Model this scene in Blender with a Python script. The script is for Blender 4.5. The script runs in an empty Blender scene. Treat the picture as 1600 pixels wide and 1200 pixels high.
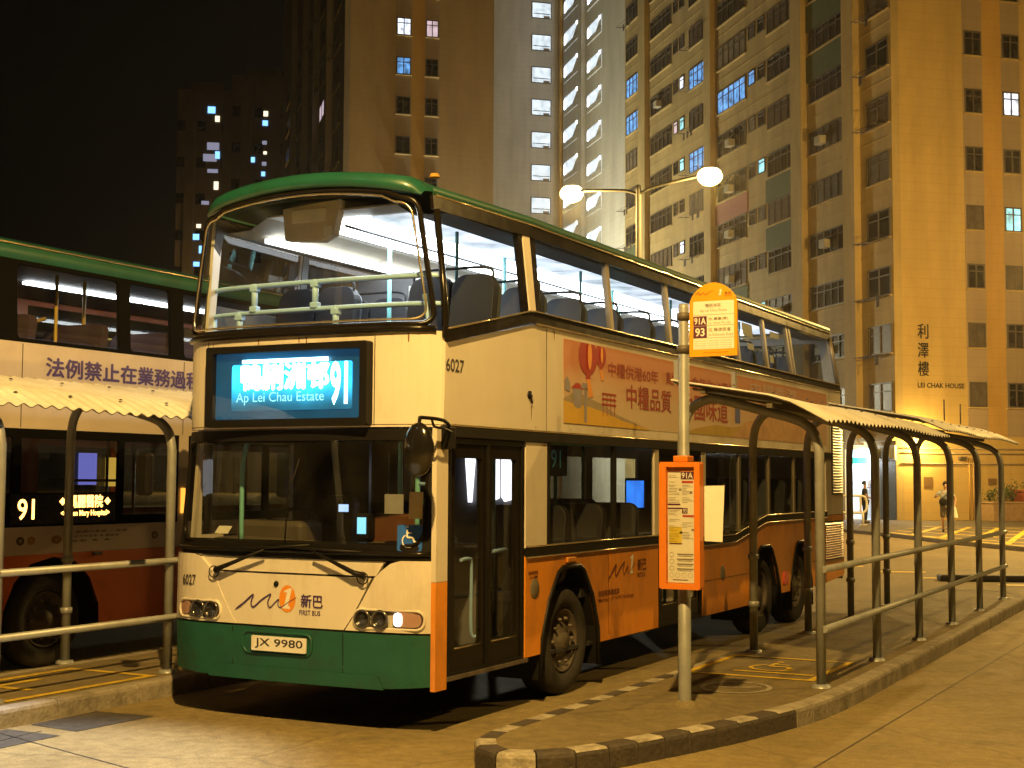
import bpy, bmesh, math, random
from mathutils import Vector, Matrix
from mathutils.geometry import tessellate_polygon

random.seed(7)
scene = bpy.context.scene
col = scene.collection
R = math.radians

# ------------------------------------------------------------------ camera
CAM = (6.5692, -8.8739, 1.9001)
def cam_axes(yaw, pitch, roll):
    cy, sy = math.cos(yaw), math.sin(yaw)
    f0 = Vector((-sy, cy, 0)); r0 = Vector((cy, sy, 0)); u0 = Vector((0, 0, 1))
    f = f0 * math.cos(pitch) + u0 * math.sin(pitch)
    u = u0 * math.cos(pitch) - f0 * math.sin(pitch)
    r = r0 * math.cos(roll) + u * math.sin(roll)
    u2 = u * math.cos(roll) - r0 * math.sin(roll)
    return f, r, u2
f_, r_, u_ = cam_axes(0.4814, 0.068, 0.0054)
cd = bpy.data.cameras.new('camera')
cd.sensor_width = 36.0
cd.lens = 2181.58 / 1600 * 36
cd.clip_start = 0.1
cd.clip_end = 2000
cam = bpy.data.objects.new('camera', cd)
col.objects.link(cam)
cam.matrix_world = Matrix(((r_.x, u_.x, -f_.x, CAM[0]), (r_.y, u_.y, -f_.y, CAM[1]), (r_.z, u_.z, -f_.z, CAM[2]), (0, 0, 0, 1)))
scene.camera = cam

# ------------------------------------------------------------------ world (night)
w = bpy.data.worlds.new('World')
scene.world = w
w.use_nodes = True
nt = w.node_tree
bg = nt.nodes['Background']
sky = nt.nodes.new('ShaderNodeTexSky')
sky.sky_type = 'NISHITA'
sky.sun_disc = False
sky.sun_elevation = R(-6.0)
sky.sun_rotation = R(200)
nt.links.new(sky.outputs[0], bg.inputs[0])
bg.inputs[1].default_value = 0.05
glow = nt.nodes.new('ShaderNodeBackground'); glow.inputs[0].default_value = (1.0, 0.80, 0.62, 1); glow.inputs[1].default_value = 0.0014
ads = nt.nodes.new('ShaderNodeAddShader')
nt.links.new(bg.outputs[0], ads.inputs[0]); nt.links.new(glow.outputs[0], ads.inputs[1]); nt.links.new(ads.outputs[0], nt.nodes['World Output'].inputs[0])

scene.view_settings.view_transform = 'Standard'
scene.view_settings.look = 'None'
scene.view_settings.exposure = 0.0
scene.view_settings.gamma = 1.0
cy = scene.cycles
cy.max_bounces = 7
cy.diffuse_bounces = 3
cy.glossy_bounces = 3
cy.transmission_bounces = 4
cy.transparent_max_bounces = 24
cy.caustics_reflective = False
cy.caustics_refractive = False
cy.sample_clamp_indirect = 4.0
cy.sample_clamp_direct = 0.0
cy.use_denoising = True

P_MAST, P_NEAR, P_SIDE, P_FORE, P_SLAB, P_WALL, P_SHOP, P_STAIR, P_LED, HAZE_D = 3100, 10400, 3000, 12500, 1300, 750, 400, 26000, 8000, 0.0003
SODIUM = (1.0, 0.61, 0.165)
COOL = (0.86, 0.93, 1.0)

def lamp(name, loc, power, color, radius=0.15, spot=None, target=None, blend=0.6):
    ld = bpy.data.lights.new(name, 'SPOT' if spot else 'POINT')
    ld.energy = power
    ld.color = color
    ld.shadow_soft_size = radius
    o = bpy.data.objects.new(name, ld)
    col.objects.link(o)
    o.location = loc
    if spot:
        ld.spot_size = R(spot)
        ld.spot_blend = blend
        d = Vector(target) - Vector(loc)
        o.rotation_euler = d.to_track_quat('-Z', 'Y').to_euler()
    return o

# ------------------------------------------------------------------ materials
MATS = {}
def nodes(m):
    m.use_nodes = True
    return m.node_tree, m.node_tree.nodes['Principled BSDF']

def mat(name, color, rough=0.5, metal=0.0, var=0.12, scale=6.0, bump=0.0, bscale=60.0, coat=0.0, dirt=None, dirt_amt=0.0, spec=0.5, stretch=None):
    if name in MATS:
        return MATS[name]
    m = bpy.data.materials.new(name)
    t, p = nodes(m)
    N, L = t.nodes, t.links
    tc = N.new('ShaderNodeTexCoord')
    src = tc.outputs['Object']
    if stretch:
        mp = N.new('ShaderNodeMapping'); mp.inputs['Scale'].default_value = stretch
        L.new(src, mp.inputs[0]); src = mp.outputs[0]
    n1 = N.new('ShaderNodeTexNoise'); n1.inputs['Scale'].default_value = scale; n1.inputs['Detail'].default_value = 8; n1.inputs['Roughness'].default_value = 0.65
    L.new(src, n1.inputs['Vector'])
    cr = N.new('ShaderNodeValToRGB')
    c = Vector(color)
    cr.color_ramp.elements[0].position = 0.28; cr.color_ramp.elements[1].position = 0.72
    cr.color_ramp.elements[0].color = (*(c * (1 - var)), 1)
    cr.color_ramp.elements[1].color = (*[min(1, x * (1 + var)) for x in c], 1)
    L.new(n1.outputs[0], cr.inputs[0])
    out = cr.outputs[0]
    if dirt:
        n2 = N.new('ShaderNodeTexNoise'); n2.inputs['Scale'].default_value = scale * 0.37; n2.inputs['Detail'].default_value = 10; n2.inputs['Roughness'].default_value = 0.7
        L.new(src, n2.inputs['Vector'])
        r2 = N.new('ShaderNodeMapRange'); r2.inputs[1].default_value = 0.48; r2.inputs[2].default_value = 0.72; r2.inputs[3].default_value = 0; r2.inputs[4].default_value = dirt_amt
        L.new(n2.outputs[0], r2.inputs[0])
        mx = N.new('ShaderNodeMixRGB'); mx.inputs[2].default_value = (*dirt, 1)
        L.new(r2.outputs[0], mx.inputs[0]); L.new(out, mx.inputs[1]); out = mx.outputs[0]
    L.new(out, p.inputs['Base Color'])
    rr = N.new('ShaderNodeMapRange'); rr.inputs[3].default_value = max(0.02, rough - 0.08); rr.inputs[4].default_value = min(1, rough + 0.12)
    L.new(n1.outputs[0], rr.inputs[0]); L.new(rr.outputs[0], p.inputs['Roughness'])
    p.inputs['Metallic'].default_value = metal
    p.inputs['Specular IOR Level'].default_value = spec
    if coat:
        p.inputs['Coat Weight'].default_value = coat; p.inputs['Coat Roughness'].default_value = 0.12
    if bump:
        n3 = N.new('ShaderNodeTexNoise'); n3.inputs['Scale'].default_value = bscale; n3.inputs['Detail'].default_value = 6
        L.new(src, n3.inputs['Vector'])
        b = N.new('ShaderNodeBump'); b.inputs['Strength'].default_value = bump; b.inputs['Distance'].default_value = 0.02
        L.new(n3.outputs[0], b.inputs['Height']); L.new(b.outputs[0], p.inputs['Normal'])
    MATS[name] = m
    return m

def emit(name, color, strength, var=0.0):
    if name in MATS:
        return MATS[name]
    m = bpy.data.materials.new(name)
    t, p = nodes(m)
    p.inputs['Base Color'].default_value = (*[x * 0.5 for x in color], 1)
    p.inputs['Roughness'].default_value = 0.4
    p.inputs['Emission Color'].default_value = (*color, 1)
    p.inputs['Emission Strength'].default_value = strength
    if var:
        N, L = t.nodes, t.links
        tc = N.new('ShaderNodeTexCoord'); n1 = N.new('ShaderNodeTexNoise'); n1.inputs['Scale'].default_value = 2.6; n1.inputs['Detail'].default_value = 4
        L.new(tc.outputs['Object'], n1.inputs['Vector'])
        r2 = N.new('ShaderNodeMapRange'); r2.inputs[1].default_value = .3; r2.inputs[2].default_value = .7; r2.inputs[3].default_value = strength * (1 - var); r2.inputs[4].default_value = strength * (1 + var)
        L.new(n1.outputs[0], r2.inputs[0]); L.new(r2.outputs[0], p.inputs['Emission Strength'])
    MATS[name] = m
    return m

def glass(name, tint=(0.8, 0.85, 0.85), refl=1.45, rough=0.01, extra=0.0):
    if name in MATS:
        return MATS[name]
    m = bpy.data.materials.new(name)
    m.use_nodes = True
    t = m.node_tree; N, L = t.nodes, t.links
    N.remove(N['Principled BSDF'])
    out = N['Material Output']
    tr = N.new('ShaderNodeBsdfTransparent'); tr.inputs[0].default_value = (*tint, 1)
    gl = N.new('ShaderNodeBsdfGlossy'); gl.inputs['Roughness'].default_value = rough
    ge = N.new('ShaderNodeNewGeometry')
    dt = N.new('ShaderNodeVectorMath'); dt.operation = 'DOT_PRODUCT'; L.new(ge.outputs['Normal'], dt.inputs[0]); L.new(ge.outputs['Incoming'], dt.inputs[1])
    def mth(op, a, b):
        x = N.new('ShaderNodeMath'); x.operation = op
        for k, q in ((0, a), (1, b)):
            if q is None: continue
            if isinstance(q, (int, float)): x.inputs[k].default_value = q
            else: L.new(q, x.inputs[k])
        return x.outputs[0]
    r0 = 1.8 * ((refl - 1) / (refl + 1)) ** 2
    fac = mth('MULTIPLY_ADD', mth('POWER', mth('SUBTRACT', 1.0, mth('ABSOLUTE', dt.outputs['Value'], None)), 5.0), 1 - r0)
    fac.node.inputs[2].default_value = r0
    tc = N.new('ShaderNodeTexCoord'); nz = N.new('ShaderNodeTexNoise'); nz.inputs['Scale'].default_value = 2.3; nz.inputs['Detail'].default_value = 6
    L.new(tc.outputs['Object'], nz.inputs['Vector'])
    mr = N.new('ShaderNodeMapRange'); mr.inputs[1].default_value = .35; mr.inputs[2].default_value = .75; mr.inputs[3].default_value = 0.0; mr.inputs[4].default_value = 0.012 + extra
    L.new(nz.outputs[0], mr.inputs[0])
    df = N.new('ShaderNodeBsdfDiffuse'); df.inputs[0].default_value = (0.45, 0.42, 0.36, 1)
    m1 = N.new('ShaderNodeMixShader'); m2 = N.new('ShaderNodeMixShader')
    L.new(mr.outputs[0], m1.inputs[0]); L.new(tr.outputs[0], m1.inputs[1]); L.new(df.outputs[0], m1.inputs[2])
    L.new(fac, m2.inputs[0]); L.new(m1.outputs[0], m2.inputs[1]); L.new(gl.outputs[0], m2.inputs[2])
    L.new(m2.outputs[0], out.inputs[0])
    MATS[name] = m
    return m

CREAM = mat('cream bus paint', (0.66, 0.61, 0.53), 0.34, var=0.05, scale=3, coat=0.25, dirt=(0.27, 0.21, 0.13), dirt_amt=0.6, stretch=(1, 1, .35), bump=.05, bscale=2.2)
ORANGE = mat('orange bus paint', (0.72, 0.265, 0.02), 0.36, var=0.08, scale=3, coat=0.25, dirt=(0.13, 0.055, 0.02), dirt_amt=0.7, stretch=(1, 1, .45), bump=.05, bscale=2.2)
REDORANGE = mat('red orange bus paint', (0.70, 0.155, 0.025), 0.36, var=0.08, scale=3, coat=0.2, dirt=(0.1, 0.03, 0.02), dirt_amt=0.4)
GREEN = mat('green bus paint', (0.012, 0.092, 0.064), 0.36, var=0.1, scale=4, coat=0.3, dirt=(0.02, 0.04, 0.02), dirt_amt=0.5)
BUMPER = mat('green bumper plastic', (0.008, 0.082, 0.058), 0.48, var=0.15, scale=7, dirt=(0.02, 0.03, 0.02), dirt_amt=0.6)
BLACK = mat('black rubber trim', (0.010, 0.009, 0.008), 0.45, var=0.2, scale=8, spec=.18)
GLOSSB = mat('glossy bronze black trim', (0.010, 0.008, 0.006), 0.2, var=0.2, scale=8, spec=.25)
DARK = mat('dark grey interior', (0.02, 0.02, 0.022), 0.7, var=0.2)
TYRE = mat('tyre rubber', (0.024, 0.021, 0.018), 0.8, var=0.25, scale=14, bump=0.3)
STEEL = mat('dull wheel steel', (0.12, 0.10, 0.08), 0.6, metal=0.4, var=0.3, scale=12, dirt=(0.05, 0.035, 0.02), dirt_amt=0.8)
CHROME = mat('polished strip', (0.72, 0.62, 0.42), 0.22, metal=0.9, var=0.1)
MULL = mat('tan anodised pillar', (0.22, 0.19, 0.14), 0.35, metal=0.3, var=0.1)
SEATM = mat('dark vinyl seat', (0.016, 0.016, 0.02), 0.55, var=0.2)
SEATG = mat('grey moulded seat back', (0.055, 0.058, 0.066), 0.5, var=0.1)
TURQ = mat('turquoise handrail', (0.20, 0.52, 0.50), 0.35, var=0.06)
PALETURQ = mat('pale green handrail', (0.36, 0.58, 0.92), 0.4, var=0.06)
CEIL = mat('white ceiling panel', (0.72, 0.74, 0.76), 0.35, var=0.04)
COVE = mat('blue grey cove panel', (0.10, 0.12, 0.155), 0.5, var=0.1)
WALLIN = mat('grey interior panel', (0.16, 0.16, 0.17), 0.55, var=0.1)
GLASSW = glass('bus window glass', (0.83, 0.88, 0.9), 1.42)
GLASSF = glass('upper windscreen glass', (0.90, 0.94, 0.94), 1.5, extra=0.035)
GLASSD = glass('dark tinted glass', (0.55, 0.57, 0.58), 1.5)
GLASSX = glass('windscreen glass', (0.82, 0.84, 0.83), 1.6, extra=0.025)
PURPLE = mat('purple lettering', (0.055, 0.028, 0.12), 0.45, var=0.05)
INK = mat('black lettering', (0.03, 0.026, 0.03), 0.5, var=0.05)
WHITE = mat('white print', (0.74, 0.72, 0.66), 0.5, var=0.05)
PAPER = mat('white paper', (0.72, 0.70, 0.62), 0.7, var=0.06)
PLATE = mat('white number plate', (0.74, 0.73, 0.70), 0.4, var=0.04, dirt=(.3, .27, .2), dirt_amt=.4)
LOGO = mat('orange logo', (0.72, 0.26, 0.02), 0.45, var=0.05)
GALV = mat('painted steel tube', (0.30, 0.315, 0.32), 0.42, metal=0.25, var=0.15, scale=5, dirt=(0.14, 0.11, 0.07), dirt_amt=0.5)
ROOFM = mat('cream corrugated sheet', (0.76, 0.74, 0.66), 0.5, var=0.12, scale=2.5, dirt=(0.3, 0.24, 0.14), dirt_amt=0.5)
ROOFU = mat('shaded sheet underside', (0.10, 0.085, 0.06), 0.7, var=0.2)  # dark tone stands in for the shade beneath the sheet
SIGNO = mat('orange sign panel', (0.72, 0.33, 0.012), 0.35, var=0.05)
CASEO = mat('orange timetable case', (0.62, 0.175, 0.012), 0.4, var=0.06)
MAROON = mat('maroon route panel', (0.10, 0.022, 0.05), 0.45, var=0.05)
YELLOW = mat('yellow marking paint', (0.58, 0.40, 0.03), 0.7, var=0.25, scale=14, dirt=(0.2, 0.14, 0.05), dirt_amt=0.8)
WMARK = mat('white marking paint', (0.33, 0.30, 0.24), 0.7, var=0.35, scale=12, dirt=(0.13, 0.105, 0.07), dirt_amt=0.95, bump=.5, bscale=26)
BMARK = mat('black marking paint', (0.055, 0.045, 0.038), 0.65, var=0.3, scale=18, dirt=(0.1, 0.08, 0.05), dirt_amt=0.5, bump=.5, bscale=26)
KERB = mat('concrete kerb', (0.27, 0.24, 0.19), 0.85, var=0.25, scale=7, bump=0.5, bscale=30, dirt=(0.09, 0.075, 0.055), dirt_amt=0.8)

def ground_mat(name, c1, c2, dark, scale=1.0, joints=None):
    m = bpy.data.materials.new(name)
    t, p = nodes(m); N, L = t.nodes, t.links
    tc = N.new('ShaderNodeTexCoord')
    def noise(s, d=8, r=.65):
        n = N.new('ShaderNodeTexNoise'); n.inputs['Scale'].default_value = s; n.inputs['Detail'].default_value = d; n.inputs['Roughness'].default_value = r
        L.new(tc.outputs['Object'], n.inputs['Vector']); return n.outputs[0]
    def ramp(v, a, b, ca, cb):
        r = N.new('ShaderNodeValToRGB'); r.color_ramp.elements[0].position = a; r.color_ramp.elements[1].position = b
        r.color_ramp.elements[0].color = (*ca, 1); r.color_ramp.elements[1].color = (*cb, 1); L.new(v, r.inputs[0]); return r.outputs[0]
    def mix(f, a, b, mode='MIX'):
        x = N.new('ShaderNodeMixRGB'); x.blend_type = mode
        if isinstance(f, float): x.inputs[0].default_value = f
        else: L.new(f, x.inputs[0])
        L.new(a, x.inputs[1]); L.new(b, x.inputs[2]); return x.outputs[0]
    base = ramp(noise(0.55 * scale), .32, .7, c1, c2)
    fine = ramp(noise(95, 3, .8), .3, .72, (.45, .45, .45), (1.25, 1.25, 1.25))
    base = mix(1.0, base, fine, 'MULTIPLY')
    mid = ramp(noise(9, 8, .75), .35, .7, (.68, .66, .62), (1.12, 1.12, 1.12))
    base = mix(1.0, base, mid, 'MULTIPLY')
    st = N.new('ShaderNodeMapRange'); st.inputs[1].default_value = .56; st.inputs[2].default_value = .74; st.inputs[4].default_value = .75
    L.new(noise(1.7 * scale, 10, .7), st.inputs[0])
    dk = N.new('ShaderNodeRGB'); dk.outputs[0].default_value = (*dark, 1)
    base = mix(st.outputs[0], base, dk.outputs[0])
    vo = N.new('ShaderNodeTexVoronoi'); vo.feature = 'DISTANCE_TO_EDGE'; vo.inputs['Scale'].default_value = .42
    wn = N.new('ShaderNodeTexNoise'); wn.inputs['Scale'].default_value = 1.6; wn.inputs['Detail'].default_value = 6; L.new(tc.outputs['Object'], wn.inputs['Vector'])
    wm = N.new('ShaderNodeMixRGB'); wm.inputs[0].default_value = .28; L.new(tc.outputs['Object'], wm.inputs[1]); L.new(wn.outputs['Color'], wm.inputs[2]); L.new(wm.outputs[0], vo.inputs['Vector'])
    ck = N.new('ShaderNodeMapRange'); ck.inputs[1].default_value = .0; ck.inputs[2].default_value = .006; ck.inputs[3].default_value = .55; ck.inputs[4].default_value = 0; L.new(vo.outputs['Distance'], ck.inputs[0])
    base = mix(ck.outputs[0], base, dk.outputs[0])
    sp = N.new('ShaderNodeTexVoronoi'); sp.inputs['Scale'].default_value = 5.5; L.new(tc.outputs['Object'], sp.inputs['Vector'])
    sq = N.new('ShaderNodeMapRange'); sq.inputs[1].default_value = .03; sq.inputs[2].default_value = .075; sq.inputs[3].default_value = .8; sq.inputs[4].default_value = 0; L.new(sp.outputs['Distance'], sq.inputs[0])
    gate = N.new('ShaderNodeMath'); gate.operation = 'GREATER_THAN'; gate.inputs[1].default_value = .62; sx = N.new('ShaderNodeSeparateColor'); L.new(sp.outputs['Color'], sx.inputs[0]); L.new(sx.outputs[0], gate.inputs[0])
    gm = N.new('ShaderNodeMath'); gm.operation = 'MULTIPLY'; L.new(sq.outputs[0], gm.inputs[0]); L.new(gate.outputs[0], gm.inputs[1])
    base = mix(gm.outputs[0], base, dk.outputs[0])
    L.new(base, p.inputs['Base Color'])
    rr = N.new('ShaderNodeMapRange'); rr.inputs[3].default_value = .55; rr.inputs[4].default_value = .95
    L.new(noise(3.1), rr.inputs[0]); L.new(rr.outputs[0], p.inputs['Roughness'])
    b = N.new('ShaderNodeBump'); b.inputs['Strength'].default_value = .55; b.inputs['Distance'].default_value = .012
    L.new(noise(70, 5, .7), b.inputs['Height']); L.new(b.outputs[0], p.inputs['Normal'])
    return m
ROADM = ground_mat('worn concrete road', (0.23, 0.178, 0.082), (0.36, 0.28, 0.125), (0.10, 0.078, 0.042))
PLATM = ground_mat('platform concrete', (0.18, 0.145, 0.078), (0.28, 0.225, 0.115), (0.075, 0.06, 0.036), 1.6)
PAVM = ground_mat('far pavement', (0.14, 0.115, 0.075), (0.20, 0.165, 0.105), (0.07, 0.058, 0.04), 0.7)

def wall_mat(name, c, line=0.90, floor=2.71, dirt_amt=0.35):
    m = bpy.data.materials.new(name)
    t, p = nodes(m); N, L = t.nodes, t.links
    tc = N.new('ShaderNodeTexCoord')
    sep = N.new('ShaderNodeSeparateXYZ'); L.new(tc.outputs['Object'], sep.inputs[0])
    n1 = N.new('ShaderNodeTexNoise'); n1.inputs['Scale'].default_value = .5; n1.inputs['Detail'].default_value = 9; n1.inputs['Roughness'].default_value = .7
    mp = N.new('ShaderNodeMapping'); mp.inputs['Scale'].default_value = (1, 1, .35); L.new(tc.outputs['Object'], mp.inputs[0]); L.new(mp.outputs[0], n1.inputs['Vector'])
    r = N.new('ShaderNodeValToRGB'); r.color_ramp.elements[0].position = .3; r.color_ramp.elements[1].position = .7
    v = Vector(c)
    r.color_ramp.elements[0].color = (*(v * (1 - dirt_amt)), 1); r.color_ramp.elements[1].color = (*(v * 1.08), 1)
    L.new(n1.outputs[0], r.inputs[0])
    mm = N.new('ShaderNodeMath'); mm.operation = 'MODULO'; mm.inputs[1].default_value = floor / 6; L.new(sep.outputs[2], mm.inputs[0])
    lt = N.new('ShaderNodeMath'); lt.operation = 'LESS_THAN'; lt.inputs[1].default_value = .035; L.new(mm.outputs[0], lt.inputs[0])
    mx = N.new('ShaderNodeMixRGB'); mx.blend_type = 'MULTIPLY'; mx.inputs[2].default_value = (line, line, line, 1)
    L.new(lt.outputs[0], mx.inputs[0]); L.new(r.outputs[0], mx.inputs[1])
    m3 = N.new('ShaderNodeMapping'); m3.inputs['Scale'].default_value = (1.3, 1.3, .05); L.new(tc.outputs['Object'], m3.inputs[0])
    n3 = N.new('ShaderNodeTexNoise'); n3.inputs['Scale'].default_value = 1.0; n3.inputs['Detail'].default_value = 7; n3.inputs['Roughness'].default_value = .7; L.new(m3.outputs[0], n3.inputs['Vector'])
    r3 = N.new('ShaderNodeMapRange'); r3.inputs[1].default_value = .45; r3.inputs[2].default_value = .75; r3.inputs[3].default_value = 0; r3.inputs[4].default_value = .32; L.new(n3.outputs[0], r3.inputs[0])
    mx3 = N.new('ShaderNodeMixRGB'); mx3.inputs[2].default_value = (*(v * .5), 1); L.new(r3.outputs[0], mx3.inputs[0]); L.new(mx.outputs[0], mx3.inputs[1])
    L.new(mx3.outputs[0], p.inputs['Base Color']); p.inputs['Roughness'].default_value = .8
    return m
WALLM = wall_mat('tan tiled wall', (0.46, 0.34, 0.15), line=.94)
WALLG = wall_mat('ochre gable wall', (0.50, 0.35, 0.13), dirt_amt=.2)
WALLO = wall_mat('orange painted stripe', (0.49, 0.295, 0.075), dirt_amt=.2)
WALLP = wall_mat('mauve grey recess', (0.33, 0.25, 0.17), dirt_amt=.2)
WALLW = wall_mat('pale grey wall', (0.60, 0.58, 0.51), dirt_amt=.2)
WALLB = wall_mat('dim brown gable wall', (0.40, 0.285, 0.14), dirt_amt=.2)
WALLD = wall_mat('dark far wall', (0.30, 0.25, 0.19))
MURG = mat('faded green mural paint', (0.085, 0.105, 0.055), 0.8, var=0.2)
MURP = mat('faded pink mural paint', (0.30, 0.13, 0.11), 0.8, var=0.2)
PANE = mat('dark window pane', (0.018, 0.014, 0.012), 0.18, var=0.4, scale=2)
PANE3 = mat('blinded window pane', (0.19, 0.15, 0.11), 0.6, var=0.5, scale=2.5)
PANE4 = mat('faint brown curtain', (0.10, 0.07, 0.045), 0.4, var=0.5, scale=3)  # plain brown pane tone, no emission
PANE2 = mat('curtained window pane', (0.10, 0.08, 0.065), 0.5, var=0.5, scale=1.5)
WFRAME = mat('aluminium window frame', (0.085, 0.07, 0.055), 0.5, var=0.15)
LITB = emit('blue lit pane', (0.16, 0.45, 1.0), .75, var=.95)
LITC = emit('cyan lit pane', (0.35, 0.85, 0.95), 1.1, var=.7)
LITW = emit('white lit pane', (0.75, 0.83, 1.0), 1.4, var=.7)
LITP = emit('pinkish lit pane', (0.85, 0.66, 0.75), .7, var=.3)
LITG = emit('gallery lit pane', (0.74, 0.86, 0.95), .95, var=.35)
LITGB = emit('gallery tube', (0.85, 0.95, 1.0), 6.0)
BOWL = emit('sodium lamp bowl', (1.0, 0.80, 0.40), 8)
MASTM = mat('dark galvanised mast', (0.045, 0.045, 0.038), .6, var=.2)
TUBE = emit('bus ceiling tube light', (0.90, 0.96, 1.0), 14)
CEILGLOW = emit('bus glowing ceiling panel', (0.80, 0.88, 1.0), 1.25, var=.6)
STRIPGLOW = emit('bus slim glowing strip', (0.92, 0.95, 1.0), 4.5)
SHOPL = emit('shop fluorescent ceiling', (0.80, 0.93, 1.0), 9.0)

# ------------------------------------------------------------------ mesh helpers
class MB:
    def __init__(s):
        s.v = []; s.f = []; s.m = []; s.smooth = []
    def add(s, vs, fs, mi=0, smooth=False):
        o = len(s.v)
        s.v += [tuple(x) for x in vs]
        for f in fs:
            s.f.append([i + o for i in f]); s.m.append(mi); s.smooth.append(smooth)
        return s
    def box(s, x0, x1, y0, y1, z0, z1, mi=0):
        vs = [(x, y, z) for x in (x0, x1) for y in (y0, y1) for z in (z0, z1)]
        return s.add(vs, [(0, 1, 3, 2), (4, 6, 7, 5), (0, 4, 5, 1), (2, 3, 7, 6), (0, 2, 6, 4), (1, 5, 7, 3)], mi)
    def obox(s, c, ex, ey, ez, mi=0):
        c, ex, ey, ez = map(Vector, (c, ex, ey, ez))
        vs = [c + ex * a + ey * b + ez * d for a in (-1, 1) for b in (-1, 1) for d in (-1, 1)]
        return s.add(vs, [(0, 1, 3, 2), (4, 6, 7, 5), (0, 4, 5, 1), (2, 3, 7, 6), (0, 2, 6, 4), (1, 5, 7, 3)], mi)
    def tube(s, pts, r, n=8, closed=False, mi=0, caps=True):
        pts = [Vector(p) for p in pts]
        k = len(pts)
        rs = r if isinstance(r, (list, tuple)) else [r] * k
        tang = []
        for i in range(k):
            a = pts[(i - 1) % k] if (closed or i > 0) else pts[i]
            b = pts[(i + 1) % k] if (closed or i < k - 1) else pts[i]
            tang.append((b - a).normalized())
        ref = Vector((0, 0, 1)) if abs(tang[0].z) < .9 else Vector((1, 0, 0))
        nrm = (ref - tang[0] * ref.dot(tang[0])).normalized()
        vs = []
        for i in range(k):
            nrm = (nrm - tang[i] * nrm.dot(tang[i])).normalized()
            bn = tang[i].cross(nrm)
            for j in range(n):
                a = 2 * math.pi * j / n
                vs.append(pts[i] + (nrm * math.cos(a) + bn * math.sin(a)) * rs[i])
        fs = []
        for i in range(k if closed else k - 1):
            for j in range(n):
                i2 = (i + 1) % k; j2 = (j + 1) % n
                fs.append((i * n + j, i * n + j2, i2 * n + j2, i2 * n + j))
        s.add(vs, fs, mi, True)
        if not closed and caps:
            s.add(vs[:n], [tuple(range(n))[::-1]], mi); s.add(vs[-n:], [tuple(range(n))], mi)
        return s
    def lathe(s, prof, c, axis='x', n=32, mi=0, smooth=True):
        c = Vector(c)
        vs = []
        for (r, h) in prof:
            for j in range(n):
                a = 2 * math.pi * j / n
                p = {'x': (h, r * math.cos(a), r * math.sin(a)), 'y': (r * math.cos(a), h, r * math.sin(a)), 'z': (r * math.cos(a), r * math.sin(a), h)}[axis]
                vs.append(c + Vector(p))
        fs = []
        for i in range(len(prof) - 1):
            for j in range(n):
                j2 = (j + 1) % n
                fs.append((i * n + j, i * n + j2, (i + 1) * n + j2, (i + 1) * n + j))
        return s.add(vs, fs, mi, smooth)
    def grid(s, fn, nu, nv, mi=0, smooth=True):
        vs = [fn(i / nu, j / nv) for i in range(nu + 1) for j in range(nv + 1)]
        fs = [(i * (nv + 1) + j, (i + 1) * (nv + 1) + j, (i + 1) * (nv + 1) + j + 1, i * (nv + 1) + j + 1) for i in range(nu) for j in range(nv)]
        return s.add(vs, fs, mi, smooth)
    def plate(s, outer, holes=(), fn=None, t=0.02, cut=None, mi=0):
        """flat outline with holes in (u,v); fn(u,v,d) -> xyz with d the depth 0..t; cut = spacing of extra cuts along u"""
        loops = [list(outer)] + [list(h) for h in holes]
        tris = tessellate_polygon([[Vector((a, b, 0)) for a, b in lp] for lp in loops])
        flat = [p for lp in loops for p in lp]
        bm = bmesh.new()
        vs = [bm.verts.new((a, b, 0)) for a, b in flat]
        bm.verts.ensure_lookup_table()
        for tr in tris:
            try: bm.faces.new([vs[i] for i in tr])
            except ValueError: pass
        bmesh.ops.dissolve_limit(bm, angle_limit=0.001, verts=bm.verts[:], edges=bm.edges[:])
        if cut:
            us = [v.co.x for v in bm.verts]
            k0 = math.floor(min(us) / cut) + 1
            while k0 * cut < max(us) - 1e-6:
                bmesh.ops.bisect_plane(bm, geom=bm.verts[:] + bm.edges[:] + bm.faces[:], plane_co=(k0 * cut, 0, 0), plane_no=(1, 0, 0), dist=1e-6)
                k0 += 1
        bm.verts.ensure_lookup_table(); bm.verts.index_update()
        uv = [(v.co.x, v.co.y) for v in bm.verts]
        faces = [[v.index for v in f.verts] for f in bm.faces]
        bnd = [(e.verts[0].index, e.verts[1].index) for e in bm.edges if e.is_boundary]
        bm.free()
        n = len(uv)
        P = [fn(a, b, 0) for a, b in uv]
        if t:
            P += [fn(a, b, t) for a, b in uv]
            fs = faces + [[i + n for i in f[::-1]] for f in faces] + [(a, b, b + n, a + n) for a, b in bnd]
        else:
            fs = faces
        return s.add(P, fs, mi)
    def build(s, name, m, parent=None, bevel=0.0, loc=None, recalc=True):
        me = bpy.data.meshes.new(name)
        me.from_pydata([tuple(v) for v in s.v], [], s.f)
        ms = m if isinstance(m, (list, tuple)) else ([m] if m else [])
        for x in ms: me.materials.append(x)
        for i, p in enumerate(me.polygons):
            p.material_index = s.m[i]; p.use_smooth = s.smooth[i]
        if recalc or bevel:
            bm = bmesh.new(); bm.from_mesh(me)
            bmesh.ops.remove_doubles(bm, verts=bm.verts[:], dist=1e-5)
            bmesh.ops.recalc_face_normals(bm, faces=bm.faces[:])
            if bevel:
                ed = [e for e in bm.edges if len(e.link_faces) == 2 and e.calc_face_angle(0) > .5]
                bmesh.ops.bevel(bm, geom=ed, offset=bevel, segments=2, profile=.5, affect='EDGES', clamp_overlap=True)
            bm.to_mesh(me); bm.free()
        o = bpy.data.objects.new(name, me)
        col.objects.link(o)
        if parent is not None:
            adopt(o, parent)
        return o

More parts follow.
